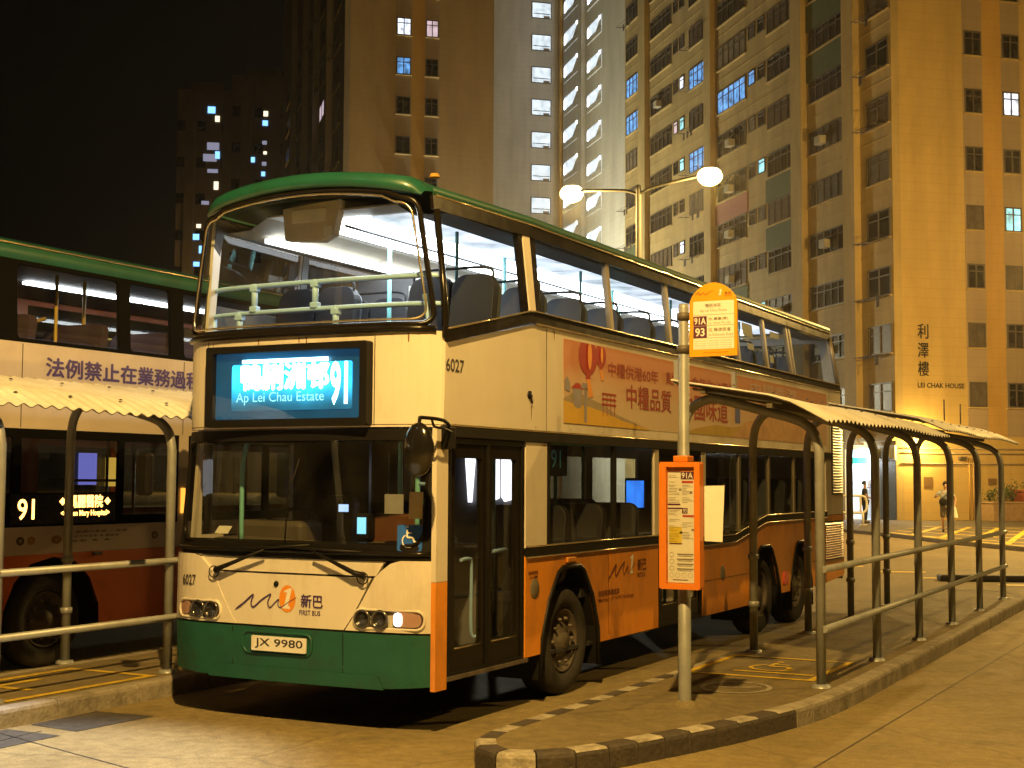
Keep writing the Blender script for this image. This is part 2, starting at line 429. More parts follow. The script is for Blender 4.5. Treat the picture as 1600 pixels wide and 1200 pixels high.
def wloc(o):
    l = Vector(o.location)
    return l + (wloc(o.parent) if o.parent else Vector((0, 0, 0))) if not o.get('_pinv') else Vector((0, 0, 0))
def adopt(o, parent):
    o.parent = parent
    if parent.type == 'EMPTY':
        o.matrix_parent_inverse = Matrix.Translation(-Vector(parent.location))

def tag(o, label=None, cat=None, group=None, kind=None):
    if label: o['label'] = label
    if cat: o['category'] = cat
    if group: o['group'] = group
    if kind: o['kind'] = kind
    return o
def thing(name, loc, label, cat, group=None):
    o = bpy.data.objects.new(name, None); col.objects.link(o); o.location = loc; o.empty_display_size = .2
    return tag(o, label, cat, group)
def struct(name, mb, m):
    o = mb.build(name, m); o['kind'] = 'structure'; return o

_tc = {}
def text2d(s, bold=0.0):
    k = (s, bold)
    if k in _tc: return _tc[k]
    c = bpy.data.curves.new('lettering_source', 'FONT'); c.body = s; c.offset = bold; c.resolution_u = 3
    o = bpy.data.objects.new('lettering_source', c); col.objects.link(o)
    bpy.context.view_layer.update()
    dg = bpy.context.evaluated_depsgraph_get()
    me = bpy.data.meshes.new_from_object(o.evaluated_get(dg))
    vs = [(v.co.x, v.co.y) for v in me.vertices]; fs = [list(p.vertices) for p in me.polygons]
    bpy.data.meshes.remove(me); bpy.data.objects.remove(o); bpy.data.curves.remove(c)
    _tc[k] = (vs, fs); return vs, fs
def put_text(mb, s, u0, u1, v0, v1, fn, bold=0.0, mi=0):
    cjk = any(ord(c) > 0x2E80 for c in s)
    """lettering stretched to the box u0..u1, v0..v1 and mapped by fn(u,v)"""
    vs, fs = text2d(s, 0.0 if cjk else bold)
    a0, a1 = min(v[0] for v in vs), max(v[0] for v in vs); b0, b1 = min(v[1] for v in vs), max(v[1] for v in vs)
    P = [fn(u0 + (x - a0) / (a1 - a0) * (u1 - u0), v0 + (y - b0) / (b1 - b0) * (v1 - v0)) for x, y in vs]
    mb.add(P, fs, mi)
    if cjk and bold > 0:
        c = Vector(fn(u0, v0)); n = (Vector(fn(u0 + .01, v0)) - c).cross(Vector(fn(u0, v0 + .01)) - c).normalized()
        if n.dot(Vector(CAM) - c) < 0: n = -n
        h = bold * (v1 - v0) * .9
        for k, (dx, dy) in enumerate(((1, 0), (-1, 0), (0, .7), (0, -.7))):
            Q = [Vector(fn(u0 + (x - a0) / (a1 - a0) * (u1 - u0) + dx * h, v0 + (y - b0) / (b1 - b0) * (v1 - v0) + dy * h)) + n * .00025 * (k + 1) for x, y in vs]
            mb.add(Q, fs, mi)

def rrect(u0, u1, v0, v1, r, n=5):
    out = []
    for (cu, cv, a0) in ((u1 - r, v1 - r, 0), (u0 + r, v1 - r, 90), (u0 + r, v0 + r, 180), (u1 - r, v0 + r, 270)):
        for i in range(n + 1):
            a = R(a0 + 90 * i / n); out.append((cu + r * math.cos(a), cv + r * math.sin(a)))
    return out
def rect(u0, u1, v0, v1): return [(u0, v0), (u1, v0), (u1, v1), (u0, v1)]
def ell(cu, cv, ru, rv, n=24): return [(cu + ru * math.cos(2 * math.pi * i / n), cv + rv * math.sin(2 * math.pi * i / n)) for i in range(n)]
def smooth_path(pts, n=6):
    P = [Vector(p) for p in pts]; out = []
    for i in range(len(P) - 1):
        p0 = P[max(0, i - 1)]; p1 = P[i]; p2 = P[i + 1]; p3 = P[min(len(P) - 1, i + 2)]
        for k in range(n):
            t = k / n
            out.append(0.5 * ((2 * p1) + (p2 - p0) * t + (2 * p0 - 5 * p1 + 4 * p2 - p3) * t * t + (3 * p1 - p0 - 3 * p2 + p3) * t ** 3))
    out.append(P[-1]); return out

# ================================================================== GROUND
def big_ground():
    mb = MB()
    xs = [-600, -60, -30, -15, -8, -4, 0, 4, 8, 15, 40, 600]; ys = [-200, -30, -15, -8, -4, 0, 4, 8, 15, 30, 60, 900]
    for i in range(len(xs) - 1):
        for j in range(len(ys) - 1):
            mb.add([(xs[i], ys[j], 0), (xs[i + 1], ys[j], 0), (xs[i + 1], ys[j + 1], 0), (xs[i], ys[j + 1], 0)], [(0, 1, 2, 3)])
    return struct('road', mb, ROADM)
big_ground()

def sweep_kerb(name, path, closed, width, h, paint):
    """kerb of separate stones; paint(i, p) gives 0 concrete, 1 white, 2 black"""
    mb = MB()
    n = len(path)
    P = [Vector((p[0], p[1], 0)) for p in path]
    area = sum(P[i].x * P[(i + 1) % n].y - P[(i + 1) % n].x * P[i].y for i in range(n))
    sgn = 1 if area > 0 else -1
    def nrm(i):
        a = P[(i - 1) % n] if closed or i > 0 else P[i]; b = P[(i + 1) % n] if closed or i < n - 1 else P[i]
        d = (b - a).normalized(); return Vector((-d.y, d.x, 0)) * sgn
    prof = [(0, -.02), (0.004, h - .035), (.012, h - .012), (.035, h), (width, h), (width, h - .03)]
    rings = [[P[i] + nrm(i) * a + Vector((0, 0, b)) for a, b in prof] for i in range(n)]
    k = len(prof)
    for i in range(n if closed else n - 1):
        r1, r2 = rings[i], rings[(i + 1) % n]
        mi = paint(i, (P[i] + P[(i + 1) % n]) / 2)
        # hairline joint between stones
        d = (P[(i + 1) % n] - P[i]); L = d.length
        g = min(.06, .006 / max(L, .01)) if joints_at(name, i) else 0
        q1 = [a.lerp(b, g) for a, b in zip(r1, r2)]; q2 = [b.lerp(a, g) for a, b in zip(r1, r2)]
        dark_side = mi == 1 and not (1.9 < P[i].x < 2.45 and P[i].y < 0) and i % 6 != 1  # most white stones get the dark material on their outer face
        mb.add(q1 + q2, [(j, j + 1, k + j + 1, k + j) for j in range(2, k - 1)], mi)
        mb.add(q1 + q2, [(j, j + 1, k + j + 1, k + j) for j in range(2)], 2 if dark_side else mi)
        if g: mb.add([q1[j] for j in range(k)], [tuple(range(k))], 2 if mi else 0); mb.add([q2[j] for j in range(k)], [tuple(range(k))[::-1]], 2 if mi else 0)
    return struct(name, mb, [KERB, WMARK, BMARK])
def joints_at(name, i): return True

def resample(path, step, closed=True):
    P = [Vector((p[0], p[1], 0)) for p in path]
    if closed: P.append(P[0])
    out = []; acc = 0.0; out.append(P[0].copy()); need = step
    for a, b in zip(P[:-1], P[1:]):
        L = (b - a).length; pos = 0.0
        while pos + need <= L:
            pos += need; out.append(a.lerp(b, pos / L)); need = step
        need -= (L - pos)
    return [(p.x, p.y) for p in out]

# right island
tip = [(v.x, v.y) for v in smooth_path([(1.86, 1.2, 0), (1.85, .6, 0), (1.84, .1, 0), (1.87, -.35, 0), (2.0, -.66, 0), (2.26, -.86, 0), (2.5, -.80, 0), (2.78, -.45, 0), (3.02, .2, 0), (3.28, .98, 0), (3.5, 1.95, 0), (3.58, 2.6, 0), (3.61, 3.4, 0)], 5)]
far_end = [(3.62, 8), (3.62, 13.6), (3.45, 14.4), (3.05, 14.9), (2.5, 14.9), (2.1, 14.4), (1.9, 13.6), (1.86, 8)]
isl = tip + far_end
islk = resample(isl, .28)
def ipaint(i, p):
    if p.y < 3.3 and p.x < 2.4 or p.y < 1.75: return 1 + i % 2
    return 0
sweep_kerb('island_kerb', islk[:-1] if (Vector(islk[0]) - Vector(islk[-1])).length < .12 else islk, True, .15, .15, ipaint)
mb = MB()
def inset(path, d):
    n = len(path); P = [Vector((p[0], p[1], 0)) for p in path]
    ar = sum(P[i].x * P[(i + 1) % n].y - P[(i + 1) % n].x * P[i].y for i in range(n)); sg = 1 if ar > 0 else -1
    out = []
    for i in range(n):
        dd = (P[(i + 1) % n] - P[(i - 1) % n]).normalized(); out.append((P[i].x - dd.y * sg * d, P[i].y + dd.x * sg * d))
    return out
mb.plate(inset(islk, .13), (), lambda u, v, d: (u, v, .147 - d), t=0)
struct('island_paving', mb, PLATM)
# left platform
lp = [(-1.75, -3.4), (-1.75, 14), (-3.3, 14), (-3.3, -3.4), (-3.0, -3.9), (-2.05, -3.9)]
lpk = resample(lp, .92)
sweep_kerb('platform_kerb', lpk, True, .15, .15, lambda i, p: 0)
mb = MB(); mb.plate(inset(lp, .13), (), lambda u, v, d: (u, v, .147 - d), t=0); struct('platform_paving', mb, PLATM)

def marking(name, quads, m, z):
    mb = MB()
    for q in quads: mb.add([(a, b, z) for a, b in q], [tuple(range(len(q)))])
    return struct(name, mb, m)
def boxlines(x0, x1, y0, y1, t):
    return [rect(x0, x1, y0, y0 + t), rect(x0, x1, y1 - t, y1), rect(x0, x0 + t, y0 + t, y1 - t), rect(x1 - t, x1, y0 + t, y1 - t)]
def wheelchair_quads(cx, cy, s):
    q = []
    def bar(a, b, t):
        a, b = Vector(a), Vector(b); d = (b - a).normalized(); n = Vector((-d.y, d.x)) * t
        q.append([tuple(Vector((cx, cy)) + p * s) for p in (a - n, b - n, b + n, a + n)])
    bar((-.1, .55), (-.1, .05), .05); bar((-.1, .05), (.25, .05), .05); bar((.25, .05), (.42, -.4), .05); bar((-.1, .33), (.2, .33), .04)
    for i in range(14):
        a0, a1 = R(120 + i * 17), R(120 + (i + 1) * 17); bar((.0 + .4 * math.cos(a0), -.15 + .4 * math.sin(a0)), (.0 + .4 * math.cos(a1), -.15 + .4 * math.sin(a1)), .04)
    bar((-.15, .72), (-.03, .72), .07)
    return q
marking('yellow_bay_marking', boxlines(1.98, 3.2, 3.3, 4.75, .07) + [rect(2.35, 3.1, 3.62, 3.68)], YELLOW, .152)
marking('wheelchair_bay_symbol', wheelchair_quads(2.62, 4.05, .5), YELLOW, .153)
ring = []
for i in range(28):
    a0, a1 = 2 * math.pi * i / 28, 2 * math.pi * (i + 1) / 28
    ring.append([(2.72 + r * math.cos(a), 2.62 + r * math.sin(a) * 1.15) for r, a in ((.26, a0), (.30, a0), (.30, a1), (.26, a1))])
ring.append([(2.52, 2.55), (2.56, 2.52), (2.92, 2.72), (2.9, 2.76)])
marking('white_ring_marking', ring, WMARK, .152)
marking('yellow_platform_marking', boxlines(-3.0, -1.98, -.95, .75, .08) + [rect(-2.75, -2.3, -.45, -.37), rect(-2.75, -2.67, -.45, .1)], YELLOW, .152)
# beyond: pavement in front of the housing block
pav = [(-9.5, 55.0), (-22, 45), (-9.0, 46.2), (-4.45, 40.05), (-1.45, 35.1), (1.2, 31.6), (6, 26.5), (30, 8), (45, 60), (10, 72)]
mb = MB(); mb.plate(pav, (), lambda u, v, d: (u, v, .12 - d), t=.14); struct('far_pavement', mb, PAVM)
mb = MB()
KX, KY = -7.4697, 56.0495
D1 = Vector((-.67141, .74109, 0)); D2 = Vector((.74109, .67141, 0))
def BP(K, s, g, z): return Vector(K) + D1 * s + D2 * g + Vector((0, 0, z))
KB = (KX, KY, 0)
quads = []
def hline(a, b, t=.10):
    a, b = Vector(a), Vector(b); d = (b - a).normalized(); n = Vector((-d.y, d.x)) * t
    quads.append([tuple(p) for p in (a - n, b - n, b + n, a + n)])
HP = [Vector(q) for q in ((-4.3, 40.3), (-1.4, 35.5), (1.2, 32.1), (4.5, 28.8), (2.6, 48.6), (-5.0, 47.9))]
def clip_line(p, d):
    ts = []
    for a, b in zip(HP, HP[1:] + HP[:1]):
        e = b - a; den = d.x * e.y - d.y * e.x
        if abs(den) < 1e-9: continue
        t = ((a.x - p.x) * e.y - (a.y - p.y) * e.x) / den; s = ((a.x - p.x) * d.y - (a.y - p.y) * d.x) / den
        if 0 <= s <= 1: ts.append(t)
    if len(ts) >= 2: hline(p + d * min(ts), p + d * max(ts))
for k in range(9): clip_line(Vector((-4.6 + k * 1.1, 42)), Vector((-.087, .996)))
for k in range(9): clip_line(Vector((-3, 30 + k * 2.7)), Vector((.72, -.69)))
for a, b in zip(HP, HP[1:]): hline(a, b)
YBR = mat('fresh yellow marking paint', (0.72, 0.52, 0.05), 0.6, var=0.2, scale=9, dirt=(0.3, 0.2, 0.06), dirt_amt=0.5)
marking('yellow_hatch_marking', quads, YBR, .127)
marking('yellow_road_dashes', [[(x, y), (x + 1.0, y + .35), (x + .9, y + .75), (x - .1, y + .4)] for x, y in ((-1.9, 21.9), (-.3, 20.6), (1.0, 19.2), (2.6, 18.0), (-3.6, 23.4))], YBR, .006)
marking('road_joint_lines', [[(-1.9, -1.25), (2.0, -2.35), (2.0, -2.362), (-1.9, -1.262)], [(3.9, -3), (4.6, 22), (4.612, 22), (3.912, -3)], [(-1.45, -1.1), (-1.438, -1.1), (-1.1, -4.2), (-1.112, -4.2)]], BMARK, .004)
GRATE = mat('dark iron cover', (0.035, 0.03, 0.028), 0.6, var=0.3, scale=12, bump=.3)
marking('road_patch', [[(-1.72, -.95), (-1.2, -1.0), (-1.16, -.2), (-1.72, -.25)], [(-1.72, -2.0), (-1.18, -2.0), (-1.18, -1.18), (-1.72, -1.18)]], mat('dark patch paint', (0.045, 0.04, 0.035), .8, var=.3, scale=16, dirt=(.12, .10, .07), dirt_amt=.5), .004)
# ================================================================== MAIN BUS
bus = thing('double_decker_bus', (0, 6, 0), 'cream and orange double-decker bus with green bumper and blue lit route display', 'bus', 'double-decker buses at the stands')
def X(z): return 1.25 - .09 * max(0.0, z - 3.2) / .9
def lerp_tab(t, tab):
    if t <= tab[0][0]: return tab[0][1]
    for (a, va), (b, vb) in zip(tab[:-1], tab[1:]):
        if t <= b: return va + (vb - va) * (t - a) / (b - a)
    return tab[-1][1]
def yF(x, z):
    q = abs(x) / 1.2
    c = lerp_tab(z, ((1.25, .12), (2.25, .225), (3.05, .225), (4.1, .27)))
    return c * (.38 * q * q + .62 * q ** 8) + .05 * max(0.0, z - 3.0) / 1.1 + .05 * max(0.0, .62 - z)
def Xs(y, z): return X(z) - .10 * max(0.0, min(1.0, 1 - (y - .3) / 1.5)) * max(0.0, min(1.0, (z - 3.05) / .95))
def ns(off): return lambda u, v, d: (Xs(u, v) + off - d, u, v)            # nearside: u = y, v = z
def os_(off): return lambda u, v, d: (-Xs(u, v) - off + d, u, v)
def fr(off): return lambda u, v, d: (u, yF(u, v) - off + d, v)        # front: u = x, v = z
def part(name, mb, m, parent=None, **k): return mb.build(name, m, parent or bus, **k)

def arch_hole(y0, y1, z1, zb=.2):
    w_ = y1 - y0
    return [(y0, zb), (y0 + .02, .55), (y0 + .10 * w_ + .03, z1 - .27), (y0 + .28 * w_, z1 - .04), (y0 + .36 * w_, z1), (y1 - .36 * w_, z1), (y1 - .28 * w_, z1 - .04), (y1 - .10 * w_ - .03, z1 - .27), (y1 - .02, .55), (y1, zb)]
A1 = arch_hole(1.86, 3.06, 1.13); A2 = arch_hole(7.56, 8.78, 1.08); A3 = arch_hole(9.26, 10.28, 1.08)
# nearside orange skirt
ow = A1[1:-1]
mb = MB()
mb.plate([(1.57, .42)] + [(A1[0][0], .42)] + A1[1:-1] + [(A1[-1][0], .40), (4.56, .40), (4.56, 1.26), (1.57, 1.26)], (), ns(0), .03)
mb.box(1.246, 1.253, 3.32, 3.326, .42, 1.24); 
p = part('orange_side_panel', mb, ORANGE)
mb = MB()
top = [(12.08, 1.40), (8.25, 1.40), (7.05, 1.20), (5.9, 1.20)]
mb.plate([(5.9, .40), (A2[0][0], .40)] + A2[1:-1] + [(A2[-1][0], .45), (A3[0][0], .45)] + A3[1:-1] + [(A3[-1][0], .45), (10.6, .42), (12.08, .50)] + top, (), ns(0), .03)
part('orange_side_panel', mb, ORANGE)
mb = MB()
for (a, b) in ((2.0, 0), ): pass
mb.box(1.2505, 1.254, 1.6, 4.54, 1.02, 1.023); mb.box(1.2505, 1.254, 1.9, 3.0, .0, .0)
part('panel_seam', MB().box(1.248, 1.253, 5.92, 7.5, .78, .784).box(1.248, 1.253, 10.3, 10.9, .78, .784).box(1.248, 1.253, 3.3, 3.304, .44, 1.2), BLACK)
for ar in (A1, A2, A3):
    mb = MB()
    lp_ = ar
    n = len(lp_)
    vs = [(1.255, a, b) for a, b in lp_] + [(.75, a, b) for a, b in lp_]
    mb.add(vs, [(i, i + 1, n + i + 1, n + i) for i in range(n - 1)] + [tuple(range(n, 2 * n))])
    mb.tube([(1.252, a, b) for a, b in lp_], .022, 6)
    part('wheel_arch', mb, BLACK)
# cream panels nearside
mb = MB()
mb.plate([(.2, 2.31), (12.03, 2.31), (11.95, 3.22), (1.72, 3.22), (.22, 2.93)], (), ns(0), .03)
part('cream_side_panel', mb, CREAM)
mb = MB(); mb.plate(rect(1.57, 1.97, 1.32, 2.21), (), ns(0), .03); part('cream_pillar', mb, CREAM)
mb = MB(); mb.plate(rect(4.46, 4.58, 1.32, 2.21), (), ns(0), .03); mb.plate(rect(5.86, 6.0, 1.22, 2.21), (), ns(0), .03); part('cream_pillar', mb, CREAM)
mb = MB(); mb.plate(rect(11.1, 12.06, 1.41, 2.30), (), ns(0), .03); part('cream_rear_panel', mb, CREAM)
mb = MB(); mb.plate([(.10, .33), (.27, .33), (.27, 1.13), (.10, 1.13)], (), ns(.003), .04); part('orange_front_pillar', mb, ORANGE)
mb = MB(); mb.plate([(.10, 1.133), (.27, 1.133), (.27, 2.28), (.10, 2.28)], (), ns(.003), .04); part('cream_front_pillar', mb, CREAM)
# trims
mb = MB(); mb.box(1.24, 1.268, .22, 11.45, 2.215, 2.305); part('waistrail', mb, BLACK, bevel=.006)
part('bright_strip', MB().tube([(1.262, .3, 2.308), (1.262, 11.9, 2.308)], .009, 6), CHROME)
mb = MB(); tz = [(1.57, 1.29), (5.86, 1.27)]
def band(pts, h, off0, off1):
    m_ = MB()
    vs = []
    for (a, b) in pts:
        for zz in (b - h / 2, b + h / 2):
            for o_ in (off0, off1): vs.append((Xs(a, zz) + o_, a, zz))
    fs = []
    for i in range(len(pts) - 1):
        a = i * 4; c = a + 4
        fs += [(a + 1, c + 1, c + 3, a + 3), (a, a + 1, c + 1, c), (a + 2, c + 2, c + 3, a + 3)]
    fs += [(0, 2, 3, 1), (len(vs) - 4, len(vs) - 3, len(vs) - 1, len(vs) - 2)]
    return m_.add(vs, fs)
sill = [(5.88, 1.22), (7.0, 1.22), (8.2, 1.42), (11.1, 1.42)]
part('sill_rail', band([(1.57, 1.29), (4.56, 1.29)], .075, -.01, .016), BLACK)
part('sill_rail', band(sill, .075, -.01, .016), BLACK)
for q in ([(1.57, 1.29), (4.56, 1.29)], sill):
    for dz in (.045, -.045): part('bright_strip', MB().tube([(1.262, a, b + dz) for a, b in q], .008, 6), CHROME)
belt = [(.23, 2.985), (1.0, 3.14), (1.60, 3.265), (1.72, 3.275), (11.9, 3.275)]
part('belt_rail', band(belt, .10, -.012, .022), GLOSSB)
part('bright_strip', MB().tube([(X(b) + .02, a, b + .052) for a, b in belt], .008, 6), CHROME)
part('bright_strip', MB().tube([(X(b) + .022, a, b - .05) for a, b in belt[3:]], .008, 6), CHROME)
part('gutter_rail', band([(.30, 4.035), (.8, 4.035), (1.3, 4.035), (1.8, 4.035), (11.68, 4.035)], .11, -.012, .016), GLOSSB)
part('bright_strip', MB().tube([(Xs(y_, 4.09) + .016, y_, 4.095) for y_ in (.34, .8, 1.3, 1.8, 11.7)], .010, 6), CHROME)
# upper deck nearside pillars and glass
pil = [(1.70, .055, CREAM), (1.60, .03, GLOSSB), (1.83, .03, GLOSSB), (3.42, .035, MULL), (4.98, .035, MULL), (6.2, .03, MULL), (7.28, .03, MULL), (8.42, .035, MULL), (9.50, .03, MULL), (9.64, .03, MULL)]
def slant(y, z): return y + (max(0, y - 7.5) * .08 - .0) * (3.3 - z)
for yc, hw, m_ in pil:
    mb = MB()
    mb.plate([(slant(yc, 3.31) - hw, 3.31), (slant(yc, 3.31) + hw, 3.31), (slant(yc, 3.99) + hw, 3.99), (slant(yc, 3.99) - hw, 3.99)], (), ns(.004 if m_ is not CREAM else .010), .05)
    part('window_pillar', mb, m_)
part('corner_post', MB().tube([(1.232, .25, 2.97), (1.20, .28, 3.3), (1.09, .34, 3.98)], .028, 8), GLOSSB)
part('rear_corner_post', MB().tube([(1.23, 11.93, 3.25), (1.17, 11.66, 4.02)], .035, 8), MULL)
ups = [(.29, 1.57), (1.86, 3.385), (3.455, 4.945), (5.015, 6.17), (6.23, 7.25), (7.31, 8.385), (8.455, 9.47), (9.67, 11.72)]
for i, (a, b) in enumerate(ups):
    if i == 0: ol = [(a, 3.05), (b, 3.30), (b, 3.985), (a + .05, 3.985)]
    elif i == 7: ol = [(a, 3.32), (11.86, 3.32), (11.62, 3.985), (a, 3.985)]
    else: ol = [(slant(a, 3.32), 3.32), (slant(b, 3.32), 3.32), (slant(b, 3.985), 3.985), (slant(a, 3.985), 3.985)]
    g_ = part('upper_window', MB().plate(ol, (), ns(-.012), 0), GLASSW)
    if i not in (0, ):
        pass
# lower deck nearside windows
for a, b, z0 in ((1.97, 3.42, 1.335), (3.48, 4.46, 1.335)):
    part('lower_window', MB().plate(rect(a, b, z0, 2.215), (), ns(-.012), 0), GLASSX)
part('window_pillar', MB().plate(rect(3.42, 3.48, 1.32, 2.215), (), ns(.002), .04), BLACK)
part('window_pillar', MB().plate(rect(1.975, 2.03, 1.32, 2.215), (), ns(.003), .04), BLACK)
seg = [6.0, 7.2, 8.38, 9.5, 10.75, 11.08]
def sl(y): return 1.26 if y < 7 else (1.46 if y > 8.2 else 1.26 + (y - 7) / 1.2 * .2)
for a, b in zip(seg[:-1], seg[1:]):
    a2, b2 = a + .03, b - .03
    ol = [(a2, sl(a2))] + [(k, sl(k)) for k in (7.0, 8.2) if a2 < k < b2] + [(b2, sl(b2)), (b2, 2.215), (a2, 2.215)]
    part('lower_window', MB().plate(ol, (), ns(-.012), 0), GLASSX)
for y_ in seg[1:-1]:
    part('window_pillar', MB().plate(rect(y_ - .032, y_ + .032, sl(y_), 2.215), (), ns(.0), .04), MULL)
# doors
def door(y0, y1, name):
    yc = (y0 + y1) / 2
    root = part(name, MB().plate(rect(y0, y1, .40, 2.22), [rect(y0 + .035, yc - .02, .44, 2.17), rect(yc + .02, y1 - .035, .44, 2.17)], ns(-.004), .06), BLACK)
    for a, b in ((y0 + .04, yc - .01), (yc + .01, y1 - .04)):
        lf = part('door_leaf', MB().plate(rect(a, b, .44, 2.17), [rrect(a + .075, b - .075, .62, 2.06, .03)], ns(-.02), .045), GLOSSB, root)
        part('door_glass', MB().plate(rrect(a + .07, b - .07, .61, 2.07, .03), (), ns(-.035), 0), GLASSX, root)
        m_ = MB(); m_.tube([(1.228, a + .08, .612), (1.228, b - .08, .612)], .008, 6); part('door_edge_strip', m_, CHROME, root)
    return root
d1_ = door(.30, 1.55, 'front_door'); d2_ = door(4.60, 5.86, 'exit_door')
part('door_step', MB().box(1.19, 1.262, .27, 1.6, .385, .415), STEEL)
part('door_handle', MB().tube(smooth_path([(1.17, .62, 1.27), (1.14, .80, 1.27), (1.13, .86, 1.2), (1.13, .86, .7), (1.16, .9, .66)], 4), .014, 8), PALETURQ, d1_)
part('door_handle', MB().tube([(1.14, 1.0, 1.30), (1.14, 1.42, 1.32)], .016, 8), PALETURQ, d1_)
# grilles
def grille(y0, y1, z0, z1, n):
    g_ = part('engine_grille', MB().plate(rect(y0 - .02, y1 + .02, z0 - .02, z1 + .02), (), ns(.004), .01), BLACK)
    mb = MB()
    for i in range(n):
        z_ = z0 + (i + .5) * (z1 - z0) / n
        h_ = (z1 - z0) / n
        mb.add([(1.258, y0, z_ - h_ * .05), (1.258, y1, z_ - h_ * .05), (1.276, y1, z_ - h_ * .36), (1.276, y0, z_ - h_ * .36), (1.258, y0, z_ + h_ * .22), (1.258, y1, z_ + h_ * .22)], [(0, 1, 2, 3), (4, 5, 2, 3), (0, 3, 4), (1, 5, 2)])
    return g_, mb
g_, mb = grille(10.98, 11.98, .78, 1.30, 15); part('grille_slats', mb, ORANGE, g_)
g_, mb = grille(11.42, 11.98, 1.72, 2.80, 26); part('grille_slats', mb, MULL, g_)
# fuel caps, side lamps
for (y_, z_) in ((1.74, .98), (6.55, .84)):
    part('fuel_cap', MB().lathe([(0, .006), (.075, .006), (.085, 0)], (1.252, y_, z_), 'x', 20), MULL)
part('side_lamp', MB().box(1.25, 1.275, 8.92, 9.1, .55, .72), mat('red reflector', (0.6, 0.10, 0.07), 0.25), bevel=.01)
part('side_lamp', MB().box(1.25, 1.28, 2.34, 2.52, 1.165, 1.215), mat('amber reflector', (0.45, 0.17, 0.02), 0.3), bevel=.01)
mb = MB(); mb.lathe([(0, .02), (.03, .02), (.035, 0)], (1.252, 1.62, 2.61), 'x', 12); mb.tube([(1.262, 1.62, 2.6), (1.262, 1.66, 2.54)], .008, 5); part('keyhole_cover', mb, BLACK)
# wheels
def wheel(y, z, r, dual=False, side=1):
    x0 = 1.19 * side
    s_ = side
    wh = part('wheel', MB().lathe([(0, .0 * s_), (.07, .02 * s_), (.09, -.02 * s_), (.15, -.025 * s_), (.17, -.06 * s_), (.235, -.07 * s_), (.262, -.01 * s_), (.275, .0 * s_), (.285, -.03 * s_)] if not dual else [(0, -.02 * s_), (.10, -.02 * s_), (.12, -.10 * s_), (.2, -.15 * s_), (.262, -.17 * s_), (.27, -.03 * s_), (.285, 0), (.29, -.02 * s_)], (x0, y, z), 'x', 36), STEEL)
    part('tyre', MB().lathe([(.283, -.03 * s_), (.30, .008 * s_), (.36, .022 * s_), (.43, .018 * s_), (.465, -.02 * s_), (r, -.05 * s_), (r, -.24 * s_), (.44, -.27 * s_), (.3, -.27 * s_)], (x0, y, z), 'x', 48), TYRE, wh)
    if side < 0: return
    for i in range(10):
        a = 2 * math.pi * i / 10
        part('wheel_nut', MB().lathe([(0, .03 * s_), (.014, .03 * s_), (.018, 0)], (x0 - .025 * s_ - (.12 * s_ if dual else 0), y + .195 * math.cos(a), z + .195 * math.sin(a)), 'x', 6, smooth=False), STEEL, wh)
for s_ in (1, -1):
    wheel(2.45, .475, .475, side=s_); wheel(8.17, .475, .475, True, s_); wheel(9.72, .475, .475, side=s_)

# ---------------- front
fc = dict(cut=.06)
part('front_panel', MB().plate(rect(-1.235, 1.235, 2.29, 3.02), (), fr(0), .03, **fc), CREAM)
part('panel_ledge', MB().tube([(x, yF(x, 3.03) - .012, 3.035) for x in [i * .1 - 1.22 for i in range(25)]] , .028, 8), GLOSSB)
scr = part('destination_box', MB().plate(rrect(-.83, .72, 2.30, 2.945, .02), [rrect(-.765, .655, 2.36, 2.89, .015)], lambda u, v, d: (u, -.055 + d, v), .12), BLACK, bevel=.006)
mb = MB(); mb.plate(rect(-.78, .67, 2.35, 2.90), (), lambda u, v, d: (u, .0 + d, v), .01)
# the screen: dark teal surround and lit matrix, brightest at the lettering to imitate bloom
scm = bpy.data.materials.new('blue lit matrix screen'); t_, p_ = nodes(scm)
N, L = t_.nodes, t_.links
tc = N.new('ShaderNodeTexCoord'); sp = N.new('ShaderNodeSeparateXYZ'); L.new(tc.outputs['Object'], sp.inputs[0])
rz = N.new('ShaderNodeMapRange'); az = N.new('ShaderNodeMath'); az.operation = 'SUBTRACT'; az.inputs[1].default_value = 2.70; L.new(sp.outputs[2], az.inputs[0]); ab = N.new('ShaderNodeMath'); ab.operation = 'ABSOLUTE'; L.new(az.outputs[0], ab.inputs[0])
rz.inputs[1].default_value = .0; rz.inputs[2].default_value = .26; rz.inputs[3].default_value = 5.0; rz.inputs[4].default_value = .5; rz.interpolation_type = 'SMOOTHSTEP'; L.new(ab.outputs[0], rz.inputs[0])
nz = N.new('ShaderNodeTexNoise'); nz.inputs['Scale'].default_value = 3.5; nz.inputs['Detail'].default_value = 4; L.new(tc.outputs['Object'], nz.inputs['Vector'])
mu = N.new('ShaderNodeMath'); mu.operation = 'MULTIPLY'; L.new(rz.outputs[0], mu.inputs[0]); L.new(nz.outputs[0], mu.inputs[1])
mu2 = N.new('ShaderNodeMath'); mu2.operation = 'MULTIPLY'; mu2.inputs[1].default_value = 2.0; L.new(mu.outputs[0], mu2.inputs[0])
p_.inputs['Base Color'].default_value = (.01, .03, .05, 1); p_.inputs['Emission Color'].default_value = (.02, .33, .55, 1); L.new(mu2.outputs[0], p_.inputs['Emission Strength'])
scr_in = part('display_surround', mb, emit('dim blue display surround', (.012, .10, .22), .55, var=.3), scr)
mb = MB(); mb.plate(rrect(-.60, .56, 2.43, 2.80, .02), (), lambda u, v, d: (u, -.006, v), 0); part('display_screen', mb, scm, scr)
fx = lambda u, v: (u, -.010, v)
mb = MB()
put_text(mb, '鴨脷洲邨', -.50, .34, 2.595, 2.80, fx, .055)
put_text(mb, '91', .36, .52, 2.46, 2.80, fx, .03)
